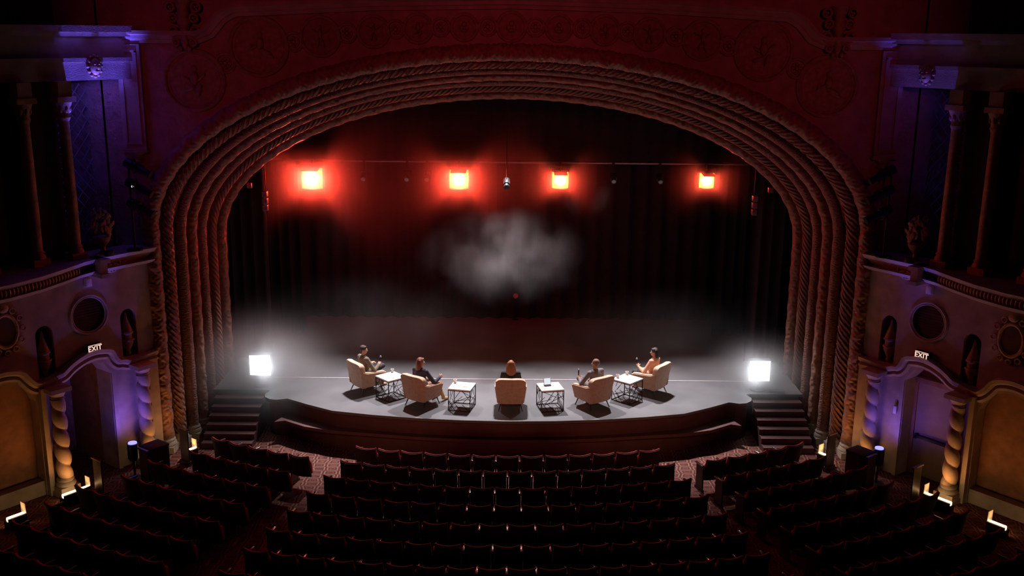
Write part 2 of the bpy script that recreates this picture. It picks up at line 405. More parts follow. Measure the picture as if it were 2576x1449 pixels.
for k,(a,Y,r,yp,mt) in enumerate(RIB):
    t=k/6; P0=arch_path(a,5.8-.8*t,ztop(Y,yp),0.34,80,30)
    # resample evenly
    L=[0]
    for p,q in zip(P0,P0[1:]): L.append(L[-1]+math.hypot(q[0]-p[0],q[1]-p[1]))
    step=.030 if k<2 else .11; n=int(L[-1]/step); P=[];D=[]; j=0
    for i in range(n+1):
        s=L[-1]*i/n
        while j<len(L)-2 and L[j+1]<s: j+=1
        f=(s-L[j])/max(1e-9,L[j+1]-L[j]); P.append((P0[j][0]+(P0[j+1][0]-P0[j][0])*f,P0[j][1]+(P0[j+1][1]-P0[j][1])*f)); D.append(s)
    nc=40 if k<2 else 18; fn={'rib_leaf':leafy,'rib_rope':ropey,'rib_fine':finey}[mt]
    vs=[];fs=[];uv=[]
    for i,(x,z) in enumerate(P):
        a0=P[max(0,i-1)];b0=P[min(n,i+1)]; d=Vector((b0[0]-a0[0],b0[1]-a0[1])).normalized(); w=Vector((-d.y,d.x)) # w outward
        mir=D[i] if D[i]<L[-1]/2 else L[-1]-D[i]
        for c in range(nc):
            u=c/nc; th=2*PI*u; rr=r*(.93+fn(u,mir))
            vs.append((x+w.x*rr*math.cos(th),Y-26.5+rr*math.sin(th),z+w.y*rr*math.cos(th)))
    for i in range(n):
        for c in range(nc):
            c2=(c+1)%nc; fs.append((i*nc+c,i*nc+c2,(i+1)*nc+c2,(i+1)*nc+c)); uv.append([(c/nc,D[i]),((c+1)/nc,D[i]),((c+1)/nc,D[i+1]),(c/nc,D[i+1])])
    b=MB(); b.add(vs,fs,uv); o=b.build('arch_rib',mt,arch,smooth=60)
    if k==0: o['label']='outermost rib carved with thick leaves'
    for sx in (-1,1):
        bs=MB(); bs.lathe([(r*1.25,.16),(r*1.34,.20),(r*1.25,.25),(r*1.10,.28),(r*1.18,.32),(r*1.02,.36)],(sx*a,Y-26.5,0)); bs.box(sx*a-r*1.3,sx*a+r*1.3,Y-26.5-r*1.3,Y-26.5+r*1.3,0,.17)
        bs.build('rib_base','cream',arch)
# reveal behind the ribs (stepped surface so nothing shows through)
rv=MB(); prev=None; n=80
sh=[]
for (a,Y,r,yp,mt) in [(9.02,24.96,0,121,0)]+RIB+[(8.25,28.62,0,225,0)]:
    t=(Y-25.01)/3.49; sh.append([(x*1.012,Y+.16,z+.09) for x,z in arch_path(a,5.8-.8*t,ztop(Y,yp),0,60,4)])
for A,B in zip(sh,sh[1:]):
    m=len(A); rv.add([(x,y-26.5,z) for x,y,z in A+B],[(i,i+1,m+i+1,m+i) for i in range(m-1)])
rv.build('arch_reveal','arch',arch,smooth=30,fix=False)
# wall above/around the arch
pw=MB(); Ys=24.98; out=arch_path(8.95,5.8,ztop(24.98,124),0,72,4)
outer=[]
for x,z in out:
    # matching point on the outer rectangle
    if z<=5.8: outer.append((math.copysign(9.75,x),z))
    else:
        t=math.atan2(z-5.8,x); c,s=math.cos(t),math.sin(t); k=min(9.75/max(1e-6,abs(c)),9.4/max(1e-6,s)); outer.append((c*k,5.8+s*k))
m=len(out); pw.add([(x,Ys,z) for x,z in out]+[(x,Ys,z) for x,z in outer],[(i,i+1,m+i+1,m+i) for i in range(m-1)])
pw.add([(x,Ys+.35,z) for x,z in out]+[(x,Ys+.35,z) for x,z in outer],[(i,m+i,m+i+1,i+1) for i in range(m-1)])
pw.box(-16,-9.7,Ys,Ys+.35,0,15.2); pw.box(9.7,16,Ys,Ys+.35,0,15.2)
tag(pw.build('wall_proscenium','spandrel',smooth=0,fix=False),'wall of low plaster relief around the arch',kind='structure')
# frieze moulding following the cornice line
mp=[(-9.4,10.40),(-7.35,10.40),(-7.05,10.52),(-6.75,10.86),(-6.45,11.02),(-3.2,11.19),(0,11.26),(3.2,11.19),(6.45,11.02),(6.75,10.86),(7.05,10.52),(7.35,10.40),(9.4,10.40)]
tm=MB(lambda p:Vector((p.x,Ys-p.y,p.z)))
tm.band(mp,[(-.13,-.02),(-.13,.10),(-.05,.13),(-.03,.2),(.05,.22),(.08,.30),(.16,.30),(.16,-.02)])
tag(tm.build('trim_1','cream'),'frieze moulding stepping down over the arch corners',kind='structure')
# plain pilasters at the ends of the arch wall
for side in (-1,1):
    f=lambda p:Vector((side*p.x,Ys-p.y,p.z))
    r=empty('pilaster',(side*8.98,Ys,7.6),0,f'flat panelled pilaster at the far {SN[side]} of the arch wall','pilaster','pilasters beside the arch')
    b=MB(f,off=(side*8.98,Ys,7.6)); b.box(8.72,9.26,0,.14,7.8,10.25); b.build('shaft','cream',r,smooth=0)
    b=MB(f,off=(side*8.98,Ys,7.6)); b.slab([(8.80,7.95),(8.80,10.1),(8.84,10.1),(8.84,7.95)],.14,.17);b.slab([(9.14,7.95),(9.14,10.1),(9.18,10.1),(9.18,7.95)],.14,.17);b.box(8.8,9.18,.14,.17,7.91,7.96);b.box(8.8,9.18,.14,.17,10.06,10.11);b.build('panel_moulding','cream',r,smooth=0)
    b=MB(f,off=(side*8.98,Ys,7.6)); b.box(8.68,9.30,-.02,.22,7.72,7.80); b.lathe([(.05,0),(.16,.08),(.13,.16),(.24,.30)],(8.99,.0,7.42),16); b.build('bracket','gold',r)
# medallions
def figure(b,cx,cz,s,kind,n0=.05):
    """small seated figure in low relief, in wall coordinates (u,n,z)"""
    def E(u,z,ru,rz,t=.035,rot=0): b.ell((cx+u*s,n0,cz+z*s),(ru*s,t*(1+s),rz*s),12,8,Matrix.Rotation(rot,3,'Y'))
    if kind==0:   # reclining nude-like form: head, torso, legs stretched
        E(.05,.42,.11,.13); E(.05,.12,.14,.24,.05); E(.22,-.18,.30,.09,.05,.45); E(.30,-.30,.30,.07,.04,.4); E(-.22,-.05,.22,.06,.04,-.5); E(-.3,.0,.07,.1)
    elif kind==1: # seated with raised arms
        E(0,.40,.12,.14); E(0,.08,.16,.26,.05); E(.25,.10,.22,.06,.04,-.8); E(-.25,.05,.2,.06,.04,.6); E(-.18,-.3,.24,.09,.05,-.3); E(.15,-.34,.10,.25,.05,.3)
    elif kind==2: # standing dancer
        E(0,.5,.1,.12); E(0,.16,.13,.26,.05); E(-.12,-.34,.08,.3,.04,.25); E(.14,-.34,.08,.3,.04,-.25); E(-.3,.3,.24,.05,.04,.5); E(.3,.25,.24,.05,.04,-.5)
    else:
        E(0,.25,.2,.2,.05); E(-.22,-.05,.16,.22); E(.22,-.05,.16,.22); E(0,-.28,.25,.14)
def medallion(u,z,r,kind,label,cat='medallion',group='medallions over the arch',f=None):
    f=f or (lambda p:Vector((p.x,Ys-p.y,p.z))); loc=f(Vector((u,0,z)))
    root=empty('medallion' if r>.25 else 'rosette',loc,0,label,cat,group)
    b=MB(f,off=loc); b.torus((u,.02,z),r,.028+r*.03,44,8)
    if r>.45: b.torus((u,.015,z),r*.86,.02,44,6)
    b.build('ring','gold',root)
    if r>.25:
        b=MB(f,off=loc); b.slab([(u+math.cos(2*PI*i/28)*r*.97,z+math.sin(2*PI*i/28)*r*.97) for i in range(28)],-.02,.02); b.build('disc','arch' if r<.5 else 'gold',root)
        b=MB(f,off=loc); figure(b,u,z,r*.95,kind,.035); b.build('figure','gold',root)
    else:
        b=MB(f,off=loc); b.torus((u,.02,z),r*.55,.018,24,6); b.ell((u,.02,z),(.045,.035,.045)); 
        for i in range(8): b.ell((u+math.cos(i*PI/4)*r*.38,.02,z+math.sin(i*PI/4)*r*.38),(.035,.025,.035),8,6)
        b.build('flower','gold',root)
ORD=['first','second','third','fourth']
big=[(1.11,10.70,.30),(2.19,10.66,.33),(3.24,10.58,.36),(4.49,10.46,.45)]
medallion(0,10.72,.33,3,'round figure medallion exactly over the middle of the arch')
for side in (-1,1):
    for k,(x,z,r) in enumerate(big): medallion(side*x,z,r,(3,1,2,2)[k],f'round figure medallion, {ORD[k]} to the {SN[side]} of the middle one over the arch')
    medallion(side*5.94,10.22,.67,0 if side<0 else 1,f'very large relief medallion above the {SN[side]} shoulder of the arch, nearer the middle')
    medallion(side*7.50,9.42,.70,1 if side<0 else 0,f'very large relief medallion at the outer {SN[side]} corner of the arch wall')
    for k,(x,z,r) in enumerate([(.56,10.72,.20),(1.66,10.70,.20),(2.72,10.64,.20),(3.86,10.54,.21)]):
        medallion(side*x,z,r,0,f'small ring rosette, {ORD[k]} to the {SN[side]} of the middle of the arch frieze','rosette','rosettes over the arch')
    medallion(side*5.12,10.33,.21,0,f'small ring rosette beside the large {SN[side]} shoulder medallion','rosette','rosettes over the arch')
    medallion(side*6.75,9.83,.22,0,f'small ring rosette between the two very large {SN[side]} medallions','rosette','rosettes over the arch')
    # carved scroll console hanging over the corner
    f=lambda p:Vector((side*p.x,Ys-p.y,p.z)); loc=f(Vector((7.62,0,10.1)))
    r=empty('carved_console',loc,0,f'carved scroll console over the {SN[side]} corner of the arch','console','consoles over the arch corners')
    b=MB(f,off=loc); b.lathe([(.03,10.12),(.10,10.3),(.08,10.5),(.16,10.75),(.13,11.0),(.20,11.25)],(7.62,.18,0),14); b.build('core','gold',r)
    for sx in (-1,1):
        b=MB(f,off=loc)
        for q,(dx,zz,rr) in enumerate([(.20,10.30,.07),(.26,10.55,.10),(.24,10.85,.09),(.30,11.10,.10)]): b.torus((7.62+sx*dx,.22,zz),rr,.03,18,8); b.ell((7.62+sx*dx,.24,zz),.035)
        b.ell((7.62+sx*.10,.22,10.16),(.05,.05,.06)); b.build('scroll','gold',r)

# ------------------------------------------------------------------ side walls
def door_top(u): 
    # ogee-topped opening between u=.92 and u=2.28
    t=abs(u-1.33)
    return [(.92,0),(.92,2.50),(1.02,2.66),(1.12,2.80),(1.33,2.88),(1.62,2.86),(1.90,2.76),(2.10,2.60),(2.28,2.44),(2.28,0)]
def capsule(u,z0,z1,r,n=10):
    P=[]
    for i in range(n+1): t=PI*i/n; P.append((u+r*math.cos(t),z1-r+r*math.sin(t)))
    P+=[(u-r,z0),(u+r,z0)]; return P
for side in (-1,1):
    f=wall_f(side); S=SN[side]
    cuts=[]
    wb=MB(f); wb.slab([(-.45,0),(9.0,0),(9.0,5.30),(-.45,5.30)],-.85,-.25); wo=wb.build('wall_'+S,'cream',smooth=0)
    tag(wo,f'cream plaster side wall on the {S} of the hall',kind='structure')
    def cutter(P,n0,n1): b=MB(f); b.slab(P,n0,n1); c=b.build('cut','cream',smooth=0); cuts.append(c)
    cutter([(u,z-.01) if z==0 else (u,z) for u,z in door_top(0)],-1.2,.1)
    cutter(capsule(.32,2.78,3.98,.21),-.62,.1); cutter(capsule(2.46,2.80,4.02,.21),-.62,.1)
    cutter([(1.33+.44*math.cos(2*PI*i/40),4.05+.44*math.sin(2*PI*i/40)) for i in range(40)],-.34,.1)
    cutter(capsule(3.55,.35,2.9,.75,14),-.55,.1)
    cutter(capsule(5.8,.0,2.9,.8,14),-.55,.1)
    apply_bool(wo,cuts); wo.data.polygons.foreach_set('use_smooth',[False]*len(wo.data.polygons))
    # ochre lining of the blind arches, dark lining of niches, roundel
    def lining(P,n,matn,name,label=None,parent=wo):
        b=MB(f); b.slab(P,n-.02,n); o=b.build(name,matn,parent,smooth=0)
        if label: o['label']=label
        return o
    lining(capsule(3.55,.36,2.89,.745,14),-.52,'panel','blind_arch_panel','ochre panel inside the blind arch')
    lining(capsule(5.8,.01,2.89,.795,14),-.52,'panel','blind_arch_panel','ochre panel inside the blind arch')
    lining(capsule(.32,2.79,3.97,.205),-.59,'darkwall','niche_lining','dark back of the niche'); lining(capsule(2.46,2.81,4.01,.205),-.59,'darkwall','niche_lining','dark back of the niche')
    # roundel
    loc=wpt(side,1.33,-.25,4.05)
    r=empty('round_grille',loc,0,f'round dark grille in a plaster ring on the {S} side wall','grille','round wall grilles')
    b=MB(f,off=loc); b.torus((1.33,-.25,4.05),.47,.035,48,8); b.torus((1.33,-.25,4.05),.42,.02,48,8); b.build('ring','cream',r)
    b=MB(f,off=loc); b.slab([(1.33+.43*math.cos(2*PI*i/40),4.05+.43*math.sin(2*PI*i/40)) for i in range(40)],-.33,-.31); b.build('mesh_disc','darkwall',r)
    b=MB(f,off=loc)
    for i in range(-6,7):
        h=math.sqrt(max(0,.43**2-(i*.065)**2)); b.box(1.33-h,1.33+h,-.312,-.300,4.05+i*.065-.006,4.05+i*.065+.006)
    b.build('grille_bars','iron',r,smooth=0)
    # finials standing in the niches
    for u,wh in ((.32,'beside the proscenium'),(2.46,'further from the stage')):
        zz=2.80; loc=wpt(side,u,-.36,zz)
        r=empty('urn_finial',loc,0,f'gilded pointed urn in the {S} wall niche {wh}','urn','urns in the wall niches')
        def F(prof,n,mt): b=MB(f,off=loc); b.lathe([(a,zz+h) for a,h in prof],(u,-.36,0),20); b.build(n,mt,r)
        F([(.06,0),(.075,.04),(.05,.10),(.14,.30),(.145,.36)],'bowl','gold'); F([(.16,.36),(.17,.38),(.16,.41)],'rim','gold'); F([(.12,.41),(.12,.52),(.16,.56),(.155,.60)],'collar','gold'); F([(.14,.60),(.095,.75),(.04,.92),(.02,1.05),(.005,1.08)],'spire','gold')
    # door surround moulding and the mouldings running over the columns
    dm=MB(f)
    pr=[(-.16,-.25),(-.16,-.16),(-.10,-.13),(-.04,-.17),(.02,-.10),(.10,-.08),(.12,-.25)]
    path=[(-.35,2.70),(.05,2.66),(.45,2.62),(.62,2.70),(.74,2.70),(.86,2.84),(.92,3.02),(1.05,3.06),(1.33,3.10),(1.65,3.04),(1.95,2.90),(2.12,2.76),(2.30,2.74),(2.60,2.66),(2.78,2.64),(2.92,2.74),(3.05,2.92),(3.15,3.06),(3.55,3.14),(3.95,3.06),(4.10,2.9),(4.3,2.7),(4.7,2.66),(5.0,2.9),(5.4,3.1),(5.9,3.14),(6.6,2.9),(7.2,2.7)]
    def smoothp(P,it=2):
        for _ in range(it):
            Q=[P[0]]
            for a,b2 in zip(P,P[1:]): Q+=[(a[0]*.75+b2[0]*.25,a[1]*.75+b2[1]*.25),(a[0]*.25+b2[0]*.75,a[1]*.25+b2[1]*.75)]
            Q.append(P[-1]); P=Q
        return P
    dm.band(smoothp(path),pr[::-1]); o=dm.build('arcade_moulding','cream',wo); 
    j=MB(f); j.band([(.86,0),(.86,2.5),(1.0,2.74),(1.1,2.86),(1.33,2.94),(1.62,2.92),(1.92,2.82),(2.14,2.64),(2.34,2.46),(2.34,0)],[(-.05,-.25),(-.05,-.2),(.05,-.2),(.05,-.25)]); j.build('door_surround','cream',wo,smooth=0)
    for uu in (3.55,5.8):
        j=MB(f); j.band([(uu-.80,.0)]+[(uu-.80*math.cos(PI*i/16),2.15+.80*math.sin(PI*i/16)) for i in range(17)]+[(uu+.80,0)],[(-.05,-.25),(-.05,-.2),(.05,-.2),(.05,-.25)]); j.build('blind_arch_surround','cream',wo,smooth=0)
    # twisted columns
    def twisted(u,n,label):
        loc=wpt(side,u,n,0); r=empty('twisted_column',loc,0,label,'column','twisted columns of the side walls')
        b=MB(f,off=loc); R=.165
        def fn(i,j):
            th=2*PI*i; z=.42+1.92*j; ph=(th*(-side)*(-1)-2*PI*(z-.42)/.43)
            rr=R*(.66+.44*abs(math.sin(ph/2))**.5)*(1.04-.12*j); return (u+rr*math.cos(th),n+rr*math.sin(th),z)
        b.grid(fn,32,90,closeu=True); b.build('shaft','cream',r,smooth=70)
        b=MB(f,off=loc); b.lathe([(.22,.22),(.235,.26),(.22,.30),(.18,.33),(.20,.37),(.175,.42),(.14,.44)],(u,n,0),28); b.build('base','cream',r)
        b=MB(f,off=loc); b.box(u-.27,u+.27,n-.25,n+.25,0,.12); b.box(u-.24,u+.24,n-.22,n+.22,.12,.22); b.build('plinth','cream',r,smooth=0)
        b=MB(f,off=loc); b.lathe([(.13,2.32),(.16,2.36),(.14,2.40),(.20,2.50),(.22,2.52)],(u,n,0),28); b.box(u-.25,u+.25,n-.24,n+.22,2.52,2.62); b.build('capital','cream',r)
    twisted(.22,.03,f'twisted plaster column on the {S}, beside the proscenium')
    twisted(2.45,.03,f'twisted plaster column on the {S}, between the doorway and the blind arch')
    twisted(4.72,.03,f'twisted plaster column at the outer {S} edge of the picture')
    # flat pier beside each column
    for u0,u1 in ((-.28,-.02),(2.66,2.78)):
        b=MB(f); b.box(u0,u1,-.25,-.06,0,2.62); b.build('pier','cream',wo,smooth=0)
    # exit sign
    loc=wpt(side,1.32,-.22,3.14); r=empty('exit_sign',loc,0,f'small lit EXIT sign over the {S} doorway','exit sign','exit signs')
    b=MB(f,off=loc); b.box(1.14,1.50,-.25,-.13,3.13,3.34); cs=b.build('case','blackmetal',r,smooth=0)
    b=MB(f,off=loc); b.box(1.15,1.49,-.13,-.124,3.135,3.147); b.box(1.15,1.49,-.13,-.124,3.318,3.33); b.build('lit_edges','exitlit',cs,smooth=0)
    cu=bpy.data.curves.new('letters','FONT'); cu.body='EXIT'; cu.size=.175; cu.extrude=.004; cu.align_x='CENTER'; cu.align_y='CENTER'; cu.offset=.002
    tmp=bpy.data.objects.new('letters_tmp',cu); COL.objects.link(tmp); dg=bpy.context.evaluated_depsgraph_get(); dg.update()
    me=bpy.data.meshes.new_from_object(tmp.evaluated_get(dg)); bpy.data.objects.remove(tmp); me.materials.clear(); me.materials.append(M['exitlit'])
    to=bpy.data.objects.new('letters',me); put(to,cs)
    nrm=(f(Vector((0,1,0)))-f(Vector((0,0,0)))); zq=Vector((0,0,1)); xq=zq.cross(nrm)
    Rm=Matrix((xq,zq,nrm)).transposed().to_4x4(); to.matrix_local=Matrix.Translation(f(Vector((1.32,-.126,3.235)))-loc)@Rm
    # small white box above the roundel
    loc=wpt(side,1.31,-.25,4.75); b=MB(f,off=loc); b.rbox(1.24,1.38,-.25,-.14,4.74,4.92,.012); o=b.build('wall_sensor_box','whiteplastic'); o.location=loc
    tag(o,f'small white box on the {S} wall above the round grille','box','white wall boxes')
    # oval crest relief at the outer edge
    loc=wpt(side,3.35,-.25,4.1); r=empty('carved_crest',loc,0,f'carved oval crest on the {S} side wall near the picture edge','crest','carved wall crests')
    b=MB(f,off=loc); b.torus((3.35,-.22,4.1),.32,.05,36,8,sq=(.85,1.15)); b.build('frame','gold',r)
    b=MB(f,off=loc); b.slab([(3.35+.25*math.cos(2*PI*i/28),4.1+.34*math.sin(2*PI*i/28)) for i in range(28)],-.25,-.20); b.build('shield','darkwall',r)
    b=MB(f,off=loc)
    for i in range(12):
        t=2*PI*i/12; b.torus((3.35+.40*math.cos(t),-.2,4.1+.50*math.sin(t)),.06,.025,12,6)
    b.ell((3.35,-.18,4.62),(.12,.06,.10)); b.build('scrollwork','gold',r)
    # bulging box-front ledge
    lp=[(-.45,-.05),(.9,.02),(1.05,.02),(1.2,.05),(1.6,.16),(2.2,.45),(2.9,.75),(3.7,.95),(4.8,1.0),(7,1.0)]
    loc=wpt(side,1.5,-.2,5.2); r=empty('box_ledge',loc,0,f'jutting moulded balcony-box ledge above the {S} side wall','ledge','box ledges')
    def ledge(z0,z1,d0,name,mt,umin=-9,umax=99):
        b=MB(f,off=loc); L2=[(u,n+d0) for u,n in lp if umin<=u<=umax]; k=len(L2)
        vs=[(u,-.85,z0) for u,n in L2]+[(u,n-.12,z0) for u,n in L2]+[(u,n,z1) for u,n in L2]+[(u,-.85,z1) for u,n in L2]
        fs=[]
        for a in range(3): fs+=[(a*k+i,a*k+i+1,(a+1)*k+i+1,(a+1)*k+i) for i in range(k-1)]
        fs+=[(3*k+i,3*k+i+1,i+1,i) for i in range(k-1)]; fs+=[(0,k,2*k,3*k),(k-1,4*k-1,3*k-1,2*k-1)]
        b.add(vs,fs); return b.build(name,mt,r,smooth=30)
    ledge(5.02,5.12,-.02,'lower_moulding','cream'); ledge(5.12,5.30,-.10,'frieze','gold'); ledge(5.30,5.42,.06,'upper_moulding','cream')
    b=MB(f,off=loc)
    for i in range(56):
        u=1.7+i*.095; n=[nn for (uu,nn) in lp][0]
        for (a,na),(c,nc2) in zip(lp,lp[1:]):
            if a<=u<=c: n=na+(nc2-na)*(u-a)/(c-a)
        b.ell((u,n-.10,5.21),(.055,.05,.09),8,6)
    b.build('egg_moulding','gold',r)
    b=MB(f,off=loc); b.box(1.02,1.24,-.25,.30,4.98,5.07); b.box(1.04,1.22,-.25,.24,5.07,5.32); b.box(1.0,1.26,-.25,.32,5.32,5.42); b.build('corner_block','cream',r,smooth=0)
    # cartouche
    loc2=wpt(side,.68,-.2,5.0); r2=empty('cartouche',loc2,0,f'shell cartouche under the {S} ledge next to the arch','cartouche','shell cartouches')
    b=MB(f,off=loc2); b.torus((.68,-.18,5.16),.22,.03,24,8,sq=(1,.8)); b.build('rim','cream',r2)
    b=MB(f,off=loc2)
    for i in range(7): t=PI+PI*(i+.5)/7; b.ell((.68+.1*math.cos(t),-.17,5.16+.09*math.sin(t)),(.04,.05,.10),8,6,Matrix.Rotation(-(t+PI/2),3,'Y'))
    b.build('shell','cream',r2)
    # upper wall with grille chamber
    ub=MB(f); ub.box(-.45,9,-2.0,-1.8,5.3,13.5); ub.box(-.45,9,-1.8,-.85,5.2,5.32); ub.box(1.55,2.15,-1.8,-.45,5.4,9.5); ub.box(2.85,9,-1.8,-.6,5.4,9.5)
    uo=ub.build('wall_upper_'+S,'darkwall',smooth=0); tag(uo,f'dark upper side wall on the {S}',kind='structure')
    b=MB(f); b.box(-.75,9,-1.6,-.30,9.45,9.95); b.box(-.8,9,-1.6,-.2,10.42,10.52); b.box(-.75,9,-1.6,-.38,9.95,10.42); b.box(-.85,9,-1.6,-.10,10.52,10.66); b.box(-.75,9,-1.6,-.26,9.86,9.95); b.build('entablature','cream',uo,smooth=0)
    M['latticemetal']=M.get('latticemetal') or mat('painted_lattice',(.30,.30,.34),.5,0,.1,10)
    # diamond lattice
    loc=wpt(side,.4,-1.3,5.4); r=empty('diamond_lattice',loc,0,f'diamond lattice screen of the upper {S} chamber','lattice','lattice screens')
    b=MB(f,off=loc); b.box(1.62,1.70,-1.34,-1.26,5.4,9.45); b.box(-.7,1.7,-1.34,-1.26,9.38,9.45); b.box(-.7,1.7,-1.34,-1.26,5.4,5.46); b.build('frame','iron',r,smooth=0)
    b=MB(f,off=loc); b.box(-.7,1.7,-1.79,-1.77,5.33,9.45); b.build('shade_backing','black',r,smooth=0)  # black sheet stands in for the shade behind the lattice
    b=MB(f,off=loc); W=2.3; H=3.9
    for sgn in (1,-1):
        c=-H
        while c<W+H:
            # line u = c + sgn*z*.8
            P=[]
            for k in range(0,61):
                z=H*k/60; u=(c+z*.8) if sgn>0 else (c-z*.8+0)
                if 0<=u<=W: P.append((u-.65,z+5.43))
            if len(P)>1: b.cyl((P[0][0],-1.3,P[0][1]),(P[-1][0],-1.3,P[-1][1]),.011,n=5,caps=False)
            c+=.27
    b.build('lattice_bars','latticemetal',r,smooth=0)
    # mask above, planter below
    loc=wpt(side,.62,-.3,9.75); r=empty('carved_mask',loc,0,f'carved mask keystone at the top of the {S} lattice','mask','carved masks')
    b=MB(f,off=loc); b.ell((.62,-.24,9.75),(.13,.10,.19),16,12); b.build('face','gold',r)
    b=MB(f,off=loc); b.ell((.62,-.12,9.74),(.03,.04,.06)); [b.ell((.62+x,-.16,9.81),(.03,.02,.02)) for x in (-.05,.05)]; b.ell((.62,-.16,9.65),(.05,.02,.02)); b.build('features','gold',r)
    b=MB(f,off=loc)
    for i in range(12): t=2*PI*i/12; b.ell((.62+.16*math.cos(t),-.27,9.76+.22*math.sin(t)),(.05,.04,.05),8,6)
    b.build('curls','gold',r)
    loc=wpt(side,.75,-.1,5.4); r=empty('carved_urn',loc,0,f'carved leafy urn in front of the {S} lattice','urn','leafy urns on the ledges')
    b=MB(f,off=loc); b.lathe([(.10,5.42),(.06,5.5),(.05,5.58),(.16,5.72),(.20,5.82),(.17,5.84)],(.75,-.35,0),18); b.build('bowl','gold',r)
    b=MB(f,off=loc); rnd=random.Random(3)
    for i in range(46):
        t=rnd.random()*2*PI; h=rnd.random(); q=.26*math.sqrt(1-(h-.35)**2)*rnd.uniform(.6,1)
        b.ell((.75+q*math.cos(t),-.35+q*.8*math.sin(t),5.88+h*.55),(.05,.03,.09),8,5,Matrix.Rotation(rnd.uniform(-1,1),3,'Y'))
    b.build('leaves','gold',r)
    # upper columns
    for u,wh in ((1.50,'next to the lattice'),(2.42,'second from the lattice'),(3.55,'third from the lattice')):
        loc=wpt(side,u,-.25,5.4); r=empty('upper_column',loc,0,f'slender upper column on the {S}, {wh}','column','upper columns')
        b=MB(f,off=loc); b.lathe([(.125,5.75),(.13,6.5),(.115,8.6)],(u,-.25,0),20); b.build('shaft','gold',r)
        b=MB(f,off=loc); b.box(u-.19,u+.19,-.44,-.06,5.42,5.58); b.lathe([(.18,5.58),(.17,5.64),(.14,5.68),(.16,5.72),(.13,5.76)],(u,-.25,0),20); b.build('base','gold',r)
        b=MB(f,off=loc); b.lathe([(.12,8.58),(.15,8.66),(.13,8.72),(.16,8.85),(.21,9.0)],(u,-.25,0),20); b.box(u-.22,u+.22,-.47,-.03,9.0,9.12)
        for q in range(8): t=q*PI/4; b.ell((u+.15*math.cos(t),-.25+.15*math.sin(t),8.85),(.04,.04,.09),8,6)
        b.build('capital','gold',r)
        b=MB(f,off=loc); b.box(u-.16,u+.16,-.42,-.08,9.12,9.45); b.build('impost','cream',r,smooth=0)
    # box-boom spotlights on a pole beside the arch
    px,py=side*9.02,24.40
    r=empty('lighting_pole',(px,py,5.42),0,f'black lighting pole beside the {S} foot of the arch curve','pole','box boom poles')
    b=MB(); b.cyl((0,0,0),(0,0,2.2),.025); b.cyl((0,0,0),(0,0,.03),.2); b.build('pipe','blackmetal',r)
    for k,z in enumerate((7.45,6.98,6.50)):
        lo=Vector((px-side*.12,py,z)); rr=empty('ellipsoidal_spotlight',lo,0,f'black spotlight on the {S} pole beside the arch, {("topmost","middle","lowest")[k]} of three','spotlight','box boom spotlights')
        d=Vector((-side*.82,-.1,-.42)).normalized(); b=MB(); b.cyl(d*-.22,d*.05,.11,.12,18); b.cyl(d*.05,d*.42,.075,.085,18); br=b.build('barrel','blackmetal',rr)
        b=MB(); b.cyl(d*.42,d*.45,.10,.10,18); b.build('lens_ring','blackmetal',br)
        b=MB(); b.torus((0,0,0),.16,.014,20,6,axes=((0,1,0),(0,0,1))); b.build('yoke','blackmetal',rr)
        if side<0 and k==1:
            b=MB(); b.ell(Vector((-.02,-.13,-.0)),.028); b.build('indicator_lamp','ledwhite',rr)

# right doorway has a closed door with a push bar, the left one is open and dark
f=wall_f(1); loc=wpt(1,1.6,-.72,0)
d=empty('door_1',loc,0,'tan painted door with a long push bar in the right doorway',kind='structure')
b=MB(f,off=loc); b.box(.92,2.28,-.80,-.72,0,2.45); b.build('door_leaf','door',d,smooth=0)
b=MB(f,off=loc); b.box(.92,1.0,-.80,-.68,0,2.45); b.box(.92,2.28,-.80,-.68,2.38,2.5);b.build('door_frame','panel',d,smooth=0)
b=MB(f,off=loc); b.box(1.06,2.22,-.66,-.62,.98,1.04); b.box(1.06,1.12,-.72,-.62,.95,1.07); b.box(2.16,2.22,-.72,-.62,.95,1.07); b.build('push_bar','blackmetal',d,smooth=0)
b=MB(f,off=loc); b.box(.9,2.3,-.86,-.82,0,2.9); b.build('lobby_wall','panel',d,smooth=0)
loc=wpt(1,.80,-.25,1.25); b=MB(f,off=loc); b.rbox(.72,.80,-.2,-.14,1.60,1.80,.01); o=b.build('wall_switch','whiteplastic'); o.location=loc; tag(o,'small white switch plate beside the right doorway','switch')
f=wall_f(-1)
b=MB(f); b.box(.5,4.5,-3.0,-2.9,0,3.2); b.box(.5,.9,-3,-.85,0,3.2); b.box(2.3,2.5,-3,-.85,0,3.2); b.box(.5,2.5,-3,-.85,3.0,3.2)
tag(b.build('wall_lobby','panel',smooth=0),'dim wall seen through the open left doorway',kind='structure')
f=wall_f(1)
b=MB(f); b.box(.5,.9,-3,-.85,0,3.2); b.box(2.3,2.5,-3,-.85,0,3.2); b.box(.5,2.5,-3,-.85,3.0,3.2); b.box(.5,2.5,-3.0,-2.9,0,3.2)
tag(b.build('wall_vestibule','panel',smooth=0),'wall behind the right doorway',kind='structure')

